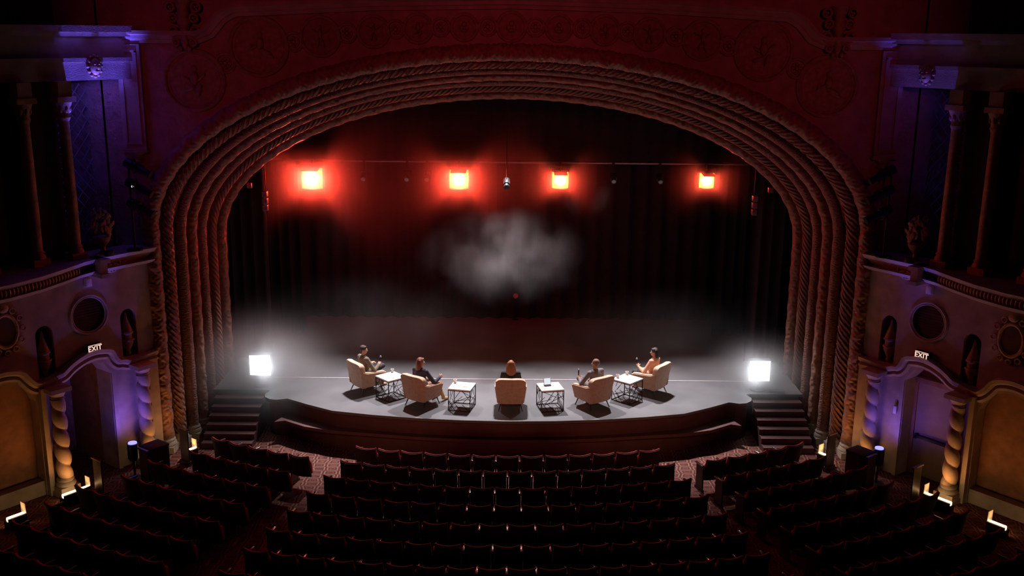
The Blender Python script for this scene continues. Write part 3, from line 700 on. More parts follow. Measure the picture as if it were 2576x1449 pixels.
# ------------------------------------------------------------------ uplights and blue par cans along the side walls
def uplight(side,u,n,ln,label,power,ang=0):
    f=wall_f(side); loc=f(Vector((u,n,.0)))
    r=empty('floor_uplight',loc,0,label,'uplight','amber uplights along the side walls')
    b=MB(f,off=loc); b.box(u-ln/2,u+ln/2,n-.10,n+.10,0,.05); b.box(u-ln/2,u+ln/2,n+.07,n+.12,.05,.26); b.box(u+ln/2,u+ln/2+.02,n-.08,n+.10,0,.2); b.build('housing','blackmetal',r,smooth=0)
    b=MB(f,off=loc); b.box(u-ln/2-.035,u-ln/2-.02,n-.16,n+.04,0,.46); b.build('side_reflector','whiteplastic',r,smooth=0)
    b=MB(f,off=loc); b.cyl((u-ln/2+.02,n+.02,.22),(u+ln/2-.02,n+.02,.22),.065,n=12); b.build('tube','lampamber',r)
    a=area('uplight_light',f(Vector((u,n-.02,.27))),f(Vector((u,-.15,2.3))),power,AMBER,ln*.9,.10,112)
    return r
for side in (-1,1):
    S=SN[side]
    uplight(side,-.55,.62,.34,f'glowing amber uplight at the foot of the {S} arch columns',5)
    uplight(side,.35,.55,.26,f'small glowing amber uplight at the foot of the {S} twisted column beside the arch',3.2)
    uplight(side,2.55,.60,.66,f'long glowing amber uplight at the foot of the {S} twisted column past the doorway',7)
    uplight(side,4.05,.75,.40,f'glowing amber uplight furthest from the stage on the {S}',2.8)
    # glossy upright shield panels next to the uplights
    f=wall_f(side)
    for u,n,z,tl in ((-.25,.86,.50,'at the foot of the arch columns'),(2.14,.92,.50,'past the doorway'),(1.15,1.25,.55,'in front of the doorway')):
        loc=f(Vector((u,n,0))); r=empty('row_end_panel',loc,0,f'narrow upright row-end panel on the {S}, {tl}','panel','upright row-end panels')
        b=MB(f,off=loc); b.box(u-.015,u+.015,n-.16,n+.16,.12,.95); b.build('panel','iron',r,smooth=0)
        b=MB(f,off=loc); b.box(u-.03,u+.03,n-.20,n+.20,.95,.985); b2=MB(f,off=loc); b2.box(u-.05,u+.05,n-.18,n+.18,0,.12); b2.build('foot','iron',r,smooth=0); b.build('cap','armrest',r,smooth=0)
    # blue uplighter on a black stand
    u,n=1.02 if side<0 else .93,.62
    loc=f(Vector((u,n,0))); r=empty('blue_uplighter',loc,0,f'round blue-glowing uplighter on a black stand beside the {S} doorway','uplighter','blue uplighters')
    b=MB(f,off=loc); b.lathe([(.20,0),(.20,.03),(.03,.05),(.03,.50)],(u,n,0),18); b.build('stand','blackmetal',r)
    b=MB(f,off=loc); b.lathe([(.10,.50),(.13,.56),(.13,.92),(.14,.93)],(u,n,0),22); b.build('can','blackmetal',r)
    b=MB(f,off=loc); b.lathe([(.105,.932),(.10,.955),(.0,.97)],(u,n,0),22); b.build('lens','lampblue',r)
    spot('blue_uplight',f(Vector((u,n-.02,1.02))),f(Vector((u+.02,n-.36,6.0))),420,BLUE,26,.9,.06)
    spot('blue_uplight',f(Vector((u,n-.1,.99))),f(Vector((u-.10,-.30,2.2))),60 if side<0 else 36,(.22,.11,1),165,1,.08)
    spot('blue_chamber_light',f(Vector((1.15,-.95,5.6))),f(Vector((.9,-.9,9))),14 if side<0 else 6,BLUE,80,.8,.05)  # unseen blue lamp added to light the lattice chamber
    u,n,z=.90,.12,5.46; loc=f(Vector((u,n,z))); r=empty('added_floodlight',loc,0,f'added blue floodlight hidden on the {S} box ledge','floodlight','added blue floodlights on the ledges')  # hidden floodlight added to bring blue onto the upper cornice
    b=MB(f,off=loc); b.rbox(u-.09,u+.09,n-.07,n+.07,z-.02,z+.12,.015); b.build('housing','blackmetal',r)
    spot('blue_fill_light',f(Vector((u,n,z+.16))),f(Vector((.65,-.25,10.3))),6500 if side<0 else 1000,BLUE,30,.7,.04)
# low black lectern-like box and tech cases near the left and right uplighters
for side in (-1,1):
    f=wall_f(side); loc=f(Vector((.72,1.05,0)))
    r=empty('equipment_case',loc,0,f'tall black equipment case standing by the {SN[side]} blue uplighter','case','black equipment cases')
    b=MB(f,off=loc); b.rbox(.48,.98,.85,1.3,.06,.86,.02); b.build('body','seatback',r)
    b=MB(f,off=loc); b.rbox(.47,.99,.84,1.31,.86,.93,.02); b.build('lid','seatback',r)
# ------------------------------------------------------------------ lamps on stage
pipe=MB(); pipe.cyl((-7.6,31.1,6.80),(7.6,31.1,6.80),.03,n=10)
po=empty('lighting_batten',(0,31.1,6.8))
pipe=MB(off=(0,31.1,6.8)); pipe.cyl((-7.6,31.1,6.80),(7.6,31.1,6.80),.03,n=10); pipe.build('pipe','graymetal',po)
for cx in (-7.2,-3.6,0,3.6,7.2):
    cb=MB(); cb.cyl((cx,0,0),(cx,0,8.4),.006,n=5); cb.build('cable','blackmetal',po)
cb=MB(); cb.cyl((-7.6,.35,3.62),(7.6,.35,3.62),.03,n=8); cb.build('border_pipe','blackmetal',po); cb=MB(); cb.cyl((-7.3,.35,3.62),(-7.3,.35,8.4),.008,n=5); cb.cyl((7.3,.35,3.62),(7.3,.35,8.4),.008,n=5); cb.build('border_cable','blackmetal',po)
tag(po,'long thin lighting pipe across the stage above the red lamps','pipe')
def clampyoke(r,ztop,w,mt='blackmetal'):
    b=MB(); b.box(-.03,.03,-.01,.14,ztop-.06,ztop+.04); b.cyl((0,.02,ztop-.04),(0,.02,ztop-.26),.02,n=8); yb=max(ztop-.28,0) if w<.2 else ztop-.14; b.box(-w,w,.0,.04,yb,yb+.03); b.box(-w-.015,-w,-.0,.04,-.08,yb+.03); b.box(w,w+.015,0,.04,-.08,yb+.03); b.build('yoke',mt,r,smooth=0)
for k,(x,y,z,p) in enumerate(REDL):
    nm=('leftmost','second from the left','third from the left','rightmost')[k]
    q=(.31,.285,.245,.22)[k]  # faces widened per lamp to hold the painted halo
    r=empty('red_stage_lamp',(x,y,z),0,f'glaring red lamp hung over the stage, {nm} of four','stage lamp','red lamps over the stage')
    b=MB(); b.rbox(-q-.02,q+.02,-.06,.20,-q-.02,q+.02,.03); hs=b.build('housing','blackmetal',r)
    b=MB(); b.box(-q,q,-.075,-.062,-q,q); b.build('lamp_face','lampred_halo',hs,smooth=0)
    for s in (-1,1):
        b=MB(); m=Matrix.Translation((0,-.07,s*(q+.01)))@Matrix.Rotation(s*.10,4,'X'); b.box(-q*.8,q*.8,-.48,0,-.005,.005,m); b.build('barn_door','blackmetal',hs,smooth=0)
    clampyoke(r,6.80-z,q+.05)
for k,(x,y,z,p) in enumerate(WHL):
    r=empty('white_stage_lamp',(x,y,ZS),0,f'dazzling white lamp on a short floor stand at the {("left","right")[k]} edge of the stage','stage lamp','white lamps beside the steps')
    h=z-ZS; b=MB(); b.box(-.30,.30,-.02,.20,h-.30,h+.30); b.build('housing','blackmetal',r,smooth=0)
    b=MB(); b.box(-.28,.28,-.035,-.022,h-.28,h+.28); b.build('lamp_face','lampwhite',r,smooth=0)
    b=MB(); b.cyl((0,.09,.02),(0,.09,h-.24),.03); b.cyl((0,.09,0),(0,.09,.03),.2,n=20); b.build('stand','blackmetal',r)
# small unlit fixtures on the batten
for k,(x,tl) in enumerate([(-3.1,'between the first and second red lamps'),(-4.4,'just right of the leftmost red lamp'),(3.1,'right of the third red lamp'),(4.5,'left of the rightmost red lamp'),(-2.5,'just left of the second red lamp')]):
    r=empty('unlit_spotlight',(x,31.0,6.40),0,f'small unlit spotlight on the pipe, {tl}','spotlight','unlit spotlights on the pipe')
    b=MB(); b.cyl((0,.12,.06),(0,-.10,-.05),.09,.10,16); b.cyl((0,-.10,-.05),(0,-.22,-.11),.075,.08,16); b.build('barrel','blackmetal',r)
    b=MB(); b.cyl((0,-.222,-.112),(0,-.228,-.115),.062,.062,16); b.build('lens','graymetal',r)
    clampyoke(r,.40,.11)
# side ladders with red-lit fixtures at top of the side curtains
for side in (-1,1):
    for k,(X,Z) in enumerate(((7.0,6.05),(7.42,6.3))):
        r=empty('side_boom_fixture',(side*X,29.3,Z),0,f'small fixture high by the {SN[side]} side curtain, {("lower and inner","higher and outer")[k]}','spotlight','fixtures by the side curtains')
        b=MB(); 
        for q in range(3 if k==0 else 1): b.rbox(-.07,.07,-.1,.1,-.08-q*.2,.08-q*.2,.015)
        b.build('body','graymetal',r)
        b=MB(); b.cyl((0,.1,-.6 if k==0 else -.2),(0,.1,15.2-Z),.012,n=8); b.build('hanger','blackmetal',r)

# ------------------------------------------------------------------ armchairs
CH=[(-3.87,26.76,-52,'leftmost blush armchair on stage, angled to the right'),(-2.27,25.72,-36,'second blush armchair from the left, back turned to the audience'),(.06,25.58,0,'middle armchair seen squarely from behind'),(2.22,25.72,36,'pinkish armchair fourth from the left, angled to the left'),(3.89,26.78,52,'rightmost blush armchair on stage, turned in profile')]
def armchair(i):
    x,y,rz,label=CH[i]; r=empty('armchair',(x,y,ZS),math.radians(rz),label,'armchair','armchairs on the stage')
    # back: a tapering, slightly reclined slab
    def sec(b,prof,hx0,hx1,y0,y1,z0,z1,rd=.05,thick=.14,nu=14,nv=10):
        """rounded back panel: hx at bottom/top, y at bottom/top"""
        def fn(i_,j_,s):
            z=z0+(z1-z0)*j_; t=j_; hx=hx0+(hx1-hx0)*math.sin(t*PI/2*1.0)
            if t>.88: hx-= .06*((t-.88)/.12)**2
            X=(i_*2-1)*hx; yy=y0+(y1-y0)*t + .03*(1-(2*i_-1)**2)*(-1)
            dz=-.02*(abs(2*i_-1)**6)*(t>.9)
            return Vector((X,yy+s,z+dz))
        b.grid(lambda a,c:fn(a,c,0),nu,nv); b.grid(lambda a,c:fn(a,c,thick),nu,nv)
        vs=[];k=[]
        edge=[(a/nu,0) for a in range(nu+1)]+[(1,c/nv) for c in range(nv+1)]+[(1-a/nu,1) for a in range(nu+1)]+[(0,1-c/nv) for c in range(nv+1)]
        E0=[fn(a,c,0) for a,c in edge]; E1=[fn(a,c,thick) for a,c in edge]; n=len(edge)
        mid=[(p+q)/2+((p+q)/2-Vector((0,(y0+y1)/2+thick/2,(z0+z1)/2))).normalized()*.018 for p,q in zip(E0,E1)]
        b.add(E0+mid+E1,[(i2,(i2+1)%n,n+(i2+1)%n,n+i2) for i2 in range(n)]+[(n+i2,n+(i2+1)%n,2*n+(i2+1)%n,2*n+i2) for i2 in range(n)])
    b=MB(); sec(b,None,.30,.385,-.30,-.42,.20,.90); b.build('backrest','chair',r,smooth=50)
    b=MB(); b.rbox(-.26,.26,-.24,-.10,.44,.84,.05,Matrix.Rotation(.14,4,'X')); b.build('back_cushion','chair',r)
    for s in (-1,1):
        b=MB()
        # sloping arm: side polygon extruded
        P=[(-.34,.22),(.34,.22),(.40,.56),(.38,.60),(.30,.62),(-.20,.66),(-.36,.72)]
        vs=[];n=len(P)
        xi=s*.285; xo=s*.395
        for q,(yy,z) in enumerate(P): vs.append((xi,yy,z))
        for q,(yy,z) in enumerate(P): vs.append((s*(.345 if z<.3 else .415),yy,z-.012))
        bm=bmesh.new(); V=[bm.verts.new(p) for p in vs]; bm.faces.new(V[:n]); bm.faces.new(V[n:][::-1])
        for q in range(n): bm.faces.new((V[q],V[(q+1)%n],V[n+(q+1)%n],V[n+q]))
        bmesh.ops.recalc_face_normals(bm,faces=bm.faces); bmesh.ops.bevel(bm,geom=bm.edges[:],offset=.022,segments=3,affect='EDGES')
        b.frombm(bm); b.build('armrest','chair',r,smooth=50)
    b=MB(); b.rbox(-.29,.29,-.26,.36,.30,.46,.05); b.build('seat_cushion','chair',r)
    b=MB(); b.rbox(-.31,.31,-.30,.36,.20,.31,.02); b.build('seat_frame','chairdk',r)
    for sx in (-1,1):
        for sy in (-1,1):
            b=MB(); b.cyl((sx*.25,sy*.26+.02,.21),(sx*.31,sy*.33+.01,.0),.017,.011,10); b.build('leg','blackmetal',r)
    return r
chairs=[armchair(i) for i in range(5)]

# ------------------------------------------------------------------ side tables
def side_table(x,y,rz,label):
    r=empty('side_table',(x,y,ZS),math.radians(rz),label,'table','side tables on the stage'); H=.29
    b=MB(); b.rbox(-.30,.30,-.30,.30,.56,.60,.008); b.build('tabletop','white',r)
    for z,nm in ((.012,'lower_frame'),(.55,'upper_frame')):
        b=MB(); b.box(-H-.008,H+.008,-H-.008,-H+.008,z-.008,z+.008); b.box(-H-.008,H+.008,H-.008,H+.008,z-.008,z+.008); b.box(-H-.008,-H+.008,-H,H,z-.008,z+.008); b.box(H-.008,H+.008,-H,H,z-.008,z+.008)
        b.build(nm,'blackmetal',r,smooth=0)
    for sx in (-1,1):
        for sy in (-1,1): b=MB(); b.box(sx*H-.009,sx*H+.009,sy*H-.009,sy*H+.009,0,.56); b.build('leg','blackmetal',r,smooth=0)
    seg=[((0,.50),(.32,0)),((.05,.30),(1,.78)),((.25,.40),(.62,.0)),((.30,.22),(1,.10)),((.55,1),(.30,.62)),((.66,1),(1,.55)),((.62,.35),(1,.0))]
    for q,(sx,sy,ax) in enumerate(((0,-1,'x'),(0,1,'x'),(-1,0,'y'),(1,0,'y'))):
        b=MB()
        for (a,c),(d,e) in seg:
            if q%2: a,d=1-a,1-d
            a=-H+2*H*a; d=-H+2*H*d; c*=.55; e*=.55
            p0=(a,sy*H,c) if ax=='x' else (sx*H,a,c); p1=(d,sy*H,e) if ax=='x' else (sx*H,d,e)
            b.cyl(p0,p1,.0075,n=6)
        b.build('branch_rods','blackmetal',r)
    return r
TB=[(-3.14,26.25,42,'white-topped side table, leftmost of four, between the first and second armchairs'),(-1.21,25.52,-12,'white-topped side table left of the middle armchair'),(1.09,25.54,12,'white-topped side table right of the middle armchair, holding the tablet'),(3.18,26.22,-42,'white-topped side table, rightmost of four, between the fourth and fifth armchairs')]
for t in TB: side_table(*t)
TZ=ZS+.60
def cup(x,y,label):
    r=empty('paper_cup',(x,y,TZ),0,label,'cup','white cups on the side tables')
    b=MB(); b.lathe([(.033,0),(.043,.085),(.046,.088),(.043,.09),(.038,.086),(.031,.01)],n=20); bd=b.build('body','paper',r)
    b=MB(); b.lathe([(.035,.072),(.036,.074),(.034,.076)],n=16); b.build('drink','hairdk',bd)
cup(-3.14,26.58,'white paper cup on the far corner of the leftmost side table')
cup(-1.40,25.74,'white paper cup on the side table left of the middle armchair')
cup(2.92,26.26,'white paper cup at the left corner of the rightmost side table')
cup(3.20,26.54,'white paper cup at the far corner of the rightmost side table')
r=empty('tablet_computer',(1.02,25.58,TZ),math.radians(18),'white-screened tablet propped in a dark stand on the table','tablet')
b=MB(); mm=Matrix.Translation((0,0,.02))@Matrix.Rotation(-.30,4,'X'); b.rbox(-.10,.10,-.006,.006,0,.19,.004,mm); cs=b.build('case','graymetal',r)
b=MB(); b.box(-.09,.09,-.0085,-.0065,.012,.178,mm); b.build('screen','screen',cs,smooth=0)
b=MB(); b.rbox(-.09,.09,-.06,.07,0,.02,.006); b.build('stand','blackmetal',r)
def sheet(x,y,rz,w,h,label,z=TZ,mt='paper',name='note_card',cat='card',group='note cards on the tables'):
    b=MB(); b.box(-w/2,w/2,-h/2,h/2,.001,.004); o=b.build(name,mt,smooth=0); o.location=(x,y,z); o.rotation_euler=(0,0,rz); return tag(o,label,cat,group)
M['card']=mat('printed_card',(.35,.28,.27),.7,0,.6,60)
sheet(.90,25.50,.3,.10,.07,'small printed card at the left of the tablet table',mt='card'); sheet(.97,25.33,.1,.12,.08,'small printed card nearest the audience on the tablet table',mt='card')
sheet(-3.06,26.10,.9,.09,.06,'small card on the leftmost side table',mt='card'); sheet(-1.12,25.44,-.2,.13,.09,'faint card on the side table left of the middle armchair',mt='card')
sheet(3.25,26.15,.1,.16,.05,'faint slip on the rightmost side table',mt='card')

# ------------------------------------------------------------------ people
def soft(o,vox=.009,it=3):
    m=o.modifiers.new('merge','REMESH'); m.mode='VOXEL'; m.voxel_size=vox; m.use_smooth_shade=True
    s=o.modifiers.new('soften','SMOOTH'); s.factor=.5; s.iterations=it; return o
def V(*a): return Vector(a)
def hand(b,wrist,d,pn,curl,side,grow=0):
    """wrist, direction of the fingers, palm normal, curl per joint, thumb side +1/-1"""
    d=Vector(d).normalized(); pn=Vector(pn); pn=(pn-d*pn.dot(d)).normalized(); sx=d.cross(pn)*side; w=Vector(wrist)
    for k in range(5): b.cap(w+sx*(-.030+.015*k)*.6,w+d*.085+sx*(-.034+.017*k),.014+grow,.0115+grow,8)
    for k,ln in enumerate((.066,.078,.084,.076)):   # little .. index (sx positive = thumb side)
        p=w+d*.085+sx*(-.033+.022*k); dd=d.copy(); a=0; segs=[p]
        for s_,fr in enumerate((.45,.32,.23)):
            a+=curl*(1.0,.9,.7)[s_]; q=d*math.cos(a)+pn*math.sin(a); p=p+q*ln*fr; segs.append(p)
        for s_,(p0,p1) in enumerate(zip(segs,segs[1:])): b.cap(p0,p1,.0095-.0008*s_,.0088-.0008*s_,8)
    p=w+d*.022+sx*.030; q1=(d*.55+sx*.75+pn*.25).normalized(); p1=p+q1*.038; q2=(d*.75+sx*.15+pn*.6).normalized(); p2=p1+q2*.030; p3=p2+(d*.5-sx*.25+pn*.8).normalized()*.024
    b.cap(p,p1,.0125,.011,8); b.cap(p1,p2,.0105,.0095,8); b.cap(p2,p3,.0095,.0085,8)
def person(ch,P):
    """seated figure in its chair's own frame: +y is where the chair faces"""
    x,y,rz,_=CH[ch]; r=empty('person',(x,y,ZS),math.radians(rz),P['label'],'person','people on stage')
    lean=P.get('lean',-.05); hipz=.545; hy=P.get('hipy',-.02)
    hip=V(0,hy,hipz); chest=V(P.get('sway',0),hy+lean,hipz+.33); neck=chest+V(0,.0,.155); sh=P.get('sh',.185)
    yaw=P['yaw']; Rh=Matrix.Rotation(yaw,3,'Z')@Matrix.Rotation(P.get('nod',0),3,'X'); hc=neck+V(0,.015,.15); H=lambda a,b_,c:hc+Rh@V(a,b_,c)
    shL=chest+V(-sh,0,.075); shR=chest+V(sh,0,.075)
    eL,wL,eR,wR=[V(*q) for q in P['arms']]
    hands=P['hands']; kL,aL,tL,kR,aR,tR=[V(*q) for q in P['legs']]
    hL=hip+V(-.09,0,-.03); hR=hip+V(.09,0,-.03)
    b=MB()
    # trunk
    b.ell(hip+V(0,0,.0),(.165,.12,.12),16,10); b.ell((hip+chest)/2+V(0,0,-.02),(.135,.10,.19),16,10); b.ell(chest,(.165,.11,.15),16,10)
    b.cap(shL,shR,.062,.062,12); b.cap(chest+V(0,0,.06),neck+V(0,.0,.02),.075,.052,12); b.cap(neck,hc+V(0,0,-.04),.052,.05,12)
    # head
    b.ell(H(0,-.012,.02),(.074,.094,.10),18,14,Rh); b.ell(H(0,.022,-.055),(.052,.062,.060),16,10,Rh); b.ell(H(0,.055,-.090),(.024,.022,.018),10,8,Rh)
    b.cap(H(0,.083,.005),H(0,.104,-.028),.009,.013,8); b.cap(H(-.032,.078,.024),H(.032,.078,.024),.011,.011,8)
    for s in (-1,1): b.ell(H(s*.076,-.005,-.008),(.010,.020,.032),10,8,Rh); b.ell(H(s*.042,.062,-.02),(.020,.016,.018),8,6,Rh); b.ell(H(s*.011,.100,-.032),(.009,.009,.007),8,6,Rh)
    b.ell(H(0,.086,-.055),(.022,.010,.007),10,6,Rh); b.ell(H(0,.084,-.066),(.019,.010,.007),10,6,Rh)
    # limbs
    b.chain([(*shL,.058),(*((shL+eL)/2),.048),(*eL,.040)]); b.chain([(*eL,.040),(*(eL*.55+wL*.45),.038),(*wL,.026)])
    b.chain([(*shR,.058),(*((shR+eR)/2),.048),(*eR,.040)]); b.chain([(*eR,.040),(*(eR*.55+wR*.45),.038),(*wR,.026)])
    hand(b,wL,*hands[0],-1); hand(b,wR,*hands[1],1)
    for h,k,a,t in ((hL,kL,aL,tL),(hR,kR,aR,tR)):
        b.chain([(*h,.095),(*((h+k)/2),.078),(*k,.060)],12); b.chain([(*k,.060),(*(k*.65+a*.35),.058),(*a,.036)],12)
        d=(t-a); b.cap(a+V(0,0,-.03),t,.034,.026,10)
    bod=soft(b.build('body',P['skin'],r),.008)
    for s in (-1,1):
        e=MB(); e.ell(H(s*.031,.081,-.002),.012,10,8); ey=e.build('eye','paper',bod); e2=MB(); e2.ell(H(s*.031,.0905,-.002),.0055,8,6); e2.build('iris','blackmetal',bod)
    # top garment
    g=.014; b=MB()
    b.ell(hip+V(0,0,.03),(.165+g,.125+g,.13),16,10); b.ell((hip+chest)/2+V(0,0,-.02),(.145+g,.108+g,.20),16,10); b.ell(chest,(.168+g,.112+g,.15+g),16,10)
    b.cap(shL,shR,.062+g,.062+g,12); b.cap(chest+V(0,-.005,.08),chest+V(0,-.005,.135),.085,.062,12)
    if P.get('collar'): b.torus(chest+V(0,-.005,.15),.062,.014,20,8,axes=((1,0,0),(0,1,.25)))
    sl=P.get('sleeve',1.0)
    for s_,e_,w_ in ((shL,eL,wL),(shR,eR,wR)):
        we=e_+(w_-e_)*min(1,max(0,sl*2-1.06)) if sl>.5 else None
        b.chain([(*s_,.058+g),(*((s_+e_)/2),.048+g),(*e_,.042+g)])
        if we is not None: b.chain([(*e_,.042+g),(*we,.030+g)])
    soft(b.build(P['topname'],P['top'],r),.010)
    # trousers
    b=MB(); b.ell(hip+V(0,0,-.01),(.172+.01,.13,.11),16,10)
    for h,k,a in ((hL,kL,aL),(hR,kR,aR)):
        a2=k+(a-k)*P.get('legcov',.93); b.chain([(*h,.104),(*((h+k)/2),.088),(*k,.070)],12); b.chain([(*k,.070),(*(k*.6+a2*.4),.062),(*a2,.050)],12)
    soft(b.build('trousers',P['bot'],r),.010)
    for a,t in ((aL,tL),(aR,tR)):
        b=MB(); d=(t-a); up=V(0,0,1); b.cap(a+V(0,0,-.045)-d*.12,a+V(0,0,-.035)+d*.45,.042,.040,10); b.cap(a+V(0,0,-.04)+d*.3,t+d*.12,.040,.030,10)
        if P.get('boot'): b.cap(a,a+(kL-aL if a is aL else kR-aR)*.35,.05,.056,10)
        soft(b.build('shoe',P['shoe'],r),.008)
    # hair
    b=MB(); st=P['hairstyle']
    b.ell(H(0,-.022,.036),(.086,.100,.098),18,12,Rh)
    if st=='short': b.ell(H(0,-.055,-.015),(.072,.055,.065),14,10,Rh); b.ell(H(0,.05,.085),(.055,.035,.025),12,8,Rh)
    elif st=='crop': b.ell(H(0,-.050,-.010),(.074,.050,.060),14,10,Rh)
    else:
        L=P.get('hairlen',.20)
        for k in range(9):
            t=-1.25+2.5*k/8; px=.080*math.sin(t); py=-.020-.078*math.cos(t)
            p0=H(px*.9,py*.9,.06); p1=H(px*1.22,py*1.05,-.04); p2=H(px*1.48,py*1.12-.01,-.04-L*(.80+.20*math.cos(t*1.7))); b.chain([(*p0,.028),(*p1,.033),(*p2,.024)],8)
        b.ell(H(0,-.06,-.05),(.075,.045,.10),14,10,Rh)
        b.ell(H(0,.058,.088),(.06,.030,.022),12,8,Rh)
    soft(b.build('hair',P['hair'],r),.008,2)
    return r
def mic(ch,p,d,label):
    x,y,rz,_=CH[ch]; c,s=math.cos(math.radians(rz)),math.sin(math.radians(rz)); loc=(x+p[0]*c-p[1]*s,y+p[0]*s+p[1]*c,ZS+p[2])
    r=empty('microphone',loc,math.radians(rz),label,'microphone','handheld microphones'); d=Vector(d).normalized()
    b=MB(); b.cyl(d*-.09,d*.09,.012,.018,14); b.build('handle','blackmetal',r); b=MB(); b.ell(d*.115,.030,16,12); b.torus(d*.105,.029,.004,20,6,axes=(d.orthogonal().normalized(),d.cross(d.orthogonal()).normalized())); b.build('grille_ball','graymetal',r)
down=(0,.3,-1)
# seated legs in chair frame
def legs(kl=(-.12,.42,.52),al=(-.13,.50,.11),kr=(.12,.42,.52),ar=(.13,.48,.11)):
    kl,al,kr,ar=[V(*q) for q in (kl,al,kr,ar)]
    return [kl,al,al+V(-.01,.15,-.07),kr,ar,ar+V(.01,.15,-.07)]
crossed=[V(-.10,.44,.53),V(-.10,.52,.11),V(-.11,.67,.045),V(.10,.46,.66),V(-.18,.55,.62),V(-.22,.60,.50)]
person(0,dict(label='dark-haired person in an olive jacket holding a microphone, leg crossed, in the leftmost armchair',yaw=-.75,skin='skin',top='olive',topname='jacket',bot='trouser',shoe='tan',hair='hairdk',hairstyle='short',collar=1,hipy=-.02,lean=-.06,
    arms=[(-.29,-.02,.66),(-.13,.22,.74),(.33,.06,.66),(.22,.28,.76)],hands=[((.5,.8,.1),(0,0,-1),.5),((-.5,.4,.5),(-.5,.6,-.3),.95)],legs=crossed))
person(1,dict(label='person with wavy auburn hair and a navy top in the second armchair from the left',yaw=-.55,skin='skin',top='navy',topname='sweater',bot='jeans',shoe='tan',hair='hairred',hairstyle='long',hairlen=.15,hipy=.0,lean=-.05,legcov=.7,boot=1,
    arms=[(-.27,.02,.62),(-.10,.24,.66),(.34,.10,.65),(.33,.34,.73)],hands=[((.4,.8,0),(0,0,-1),.5),((.1,.9,.35),(-.8,0,-.3),.8)],legs=legs(kl=(-.08,.45,.52),al=(-.05,.52,.12),kr=(.14,.45,.52),ar=(.26,.56,.12))))
person(2,dict(label='person with long light brown hair and a black top in the middle armchair',yaw=.05,skin='skin',top='blacktop',topname='sweater',bot='trouser',shoe='blkshoe',hair='hairlt',hairstyle='long',hairlen=.20,hipy=.02,lean=-.10,nod=-.12,
    arms=[(-.27,.0,.62),(-.08,.24,.62),(.27,.0,.62),(.08,.24,.62)],hands=[((.5,.8,0),(0,0,-1),.5),((-.5,.8,0),(0,0,-1),.5)],legs=legs()))
person(3,dict(label='person with short greying hair and a grey jacket holding a microphone in the fourth armchair',yaw=.45,skin='skin2',top='greysuit',topname='jacket',bot='greysuit',shoe='blkshoe',hair='hairgrey',hairstyle='crop',collar=1,hipy=-.02,lean=-.04,sway=.02,sh=.20,
    arms=[(-.34,.08,.66),(-.20,.32,.72),(.30,.0,.62),(.05,.26,.62)],hands=[((.3,.7,.5),(.6,.3,-.3),.95),((-.6,.7,0),(0,0,-1),.5)],legs=[V(-.10,.46,.66),V(.16,.55,.60),V(.20,.66,.52),V(.10,.44,.53),V(.10,.52,.11),V(.11,.67,.045)]))
person(4,dict(label='person with black shoulder-length hair and a peach blouse in the rightmost armchair',yaw=.55,skin='skin',top='peach',topname='blouse',bot='trouser',shoe='pinkshoe',hair='hairblk',hairstyle='long',hairlen=.11,hipy=-.02,lean=-.06,sh=.165,sleeve=.9,
    arms=[(-.29,.06,.66),(-.18,.30,.74),(.27,.02,.62),(.06,.26,.64)],hands=[((.3,.6,.6),(.6,.3,-.3),.95),((-.6,.7,0),(0,0,-1),.5)],legs=legs(kl=(-.12,.46,.54),al=(-.05,.58,.22),kr=(.12,.44,.52),ar=(.10,.46,.11))))
mic(0,(.165,.345,.83),(-.2,.25,1),'handheld microphone raised by the person in the leftmost armchair')
mic(3,(-.165,.40,.80),(.15,.2,1),'handheld microphone held by the person in the grey jacket')
mic(4,(-.145,.375,.82),(.15,.2,1),'handheld microphone held by the person in the peach blouse')

r=empty('red_marker_light',(.22,34.05,1.9),0,'faint tiny red light low on the back curtain','light')
b=MB(); b.ell((0,0,0),.09); b.build('lens',emis('red_marker',(.5,.02,.02),.16),r); b=MB(); b.cyl((0,.03,-.85),(0,.03,-.04),.012); b.cyl((0,.03,-.85),(0,.03,-.83),.10); b.build('stand','blackmetal',r)

r=empty('unlit_spotlight',(-.1,28.85,6.5),0,'small spotlight hung in front of the pipe, between the middle two red lamps','spotlight')  # carries the added armrest glint spot
b=MB(); b.cyl((0,.12,.06),(0,-.10,-.05),.09,.10,16); b.cyl((0,-.10,-.05),(0,-.20,-.10),.075,.08,16); b.build('barrel','blackmetal',r)
b=MB(); b.cyl((0,0,.05),(0,0,8.7),.012,n=6); b.build('hanger','blackmetal',r)
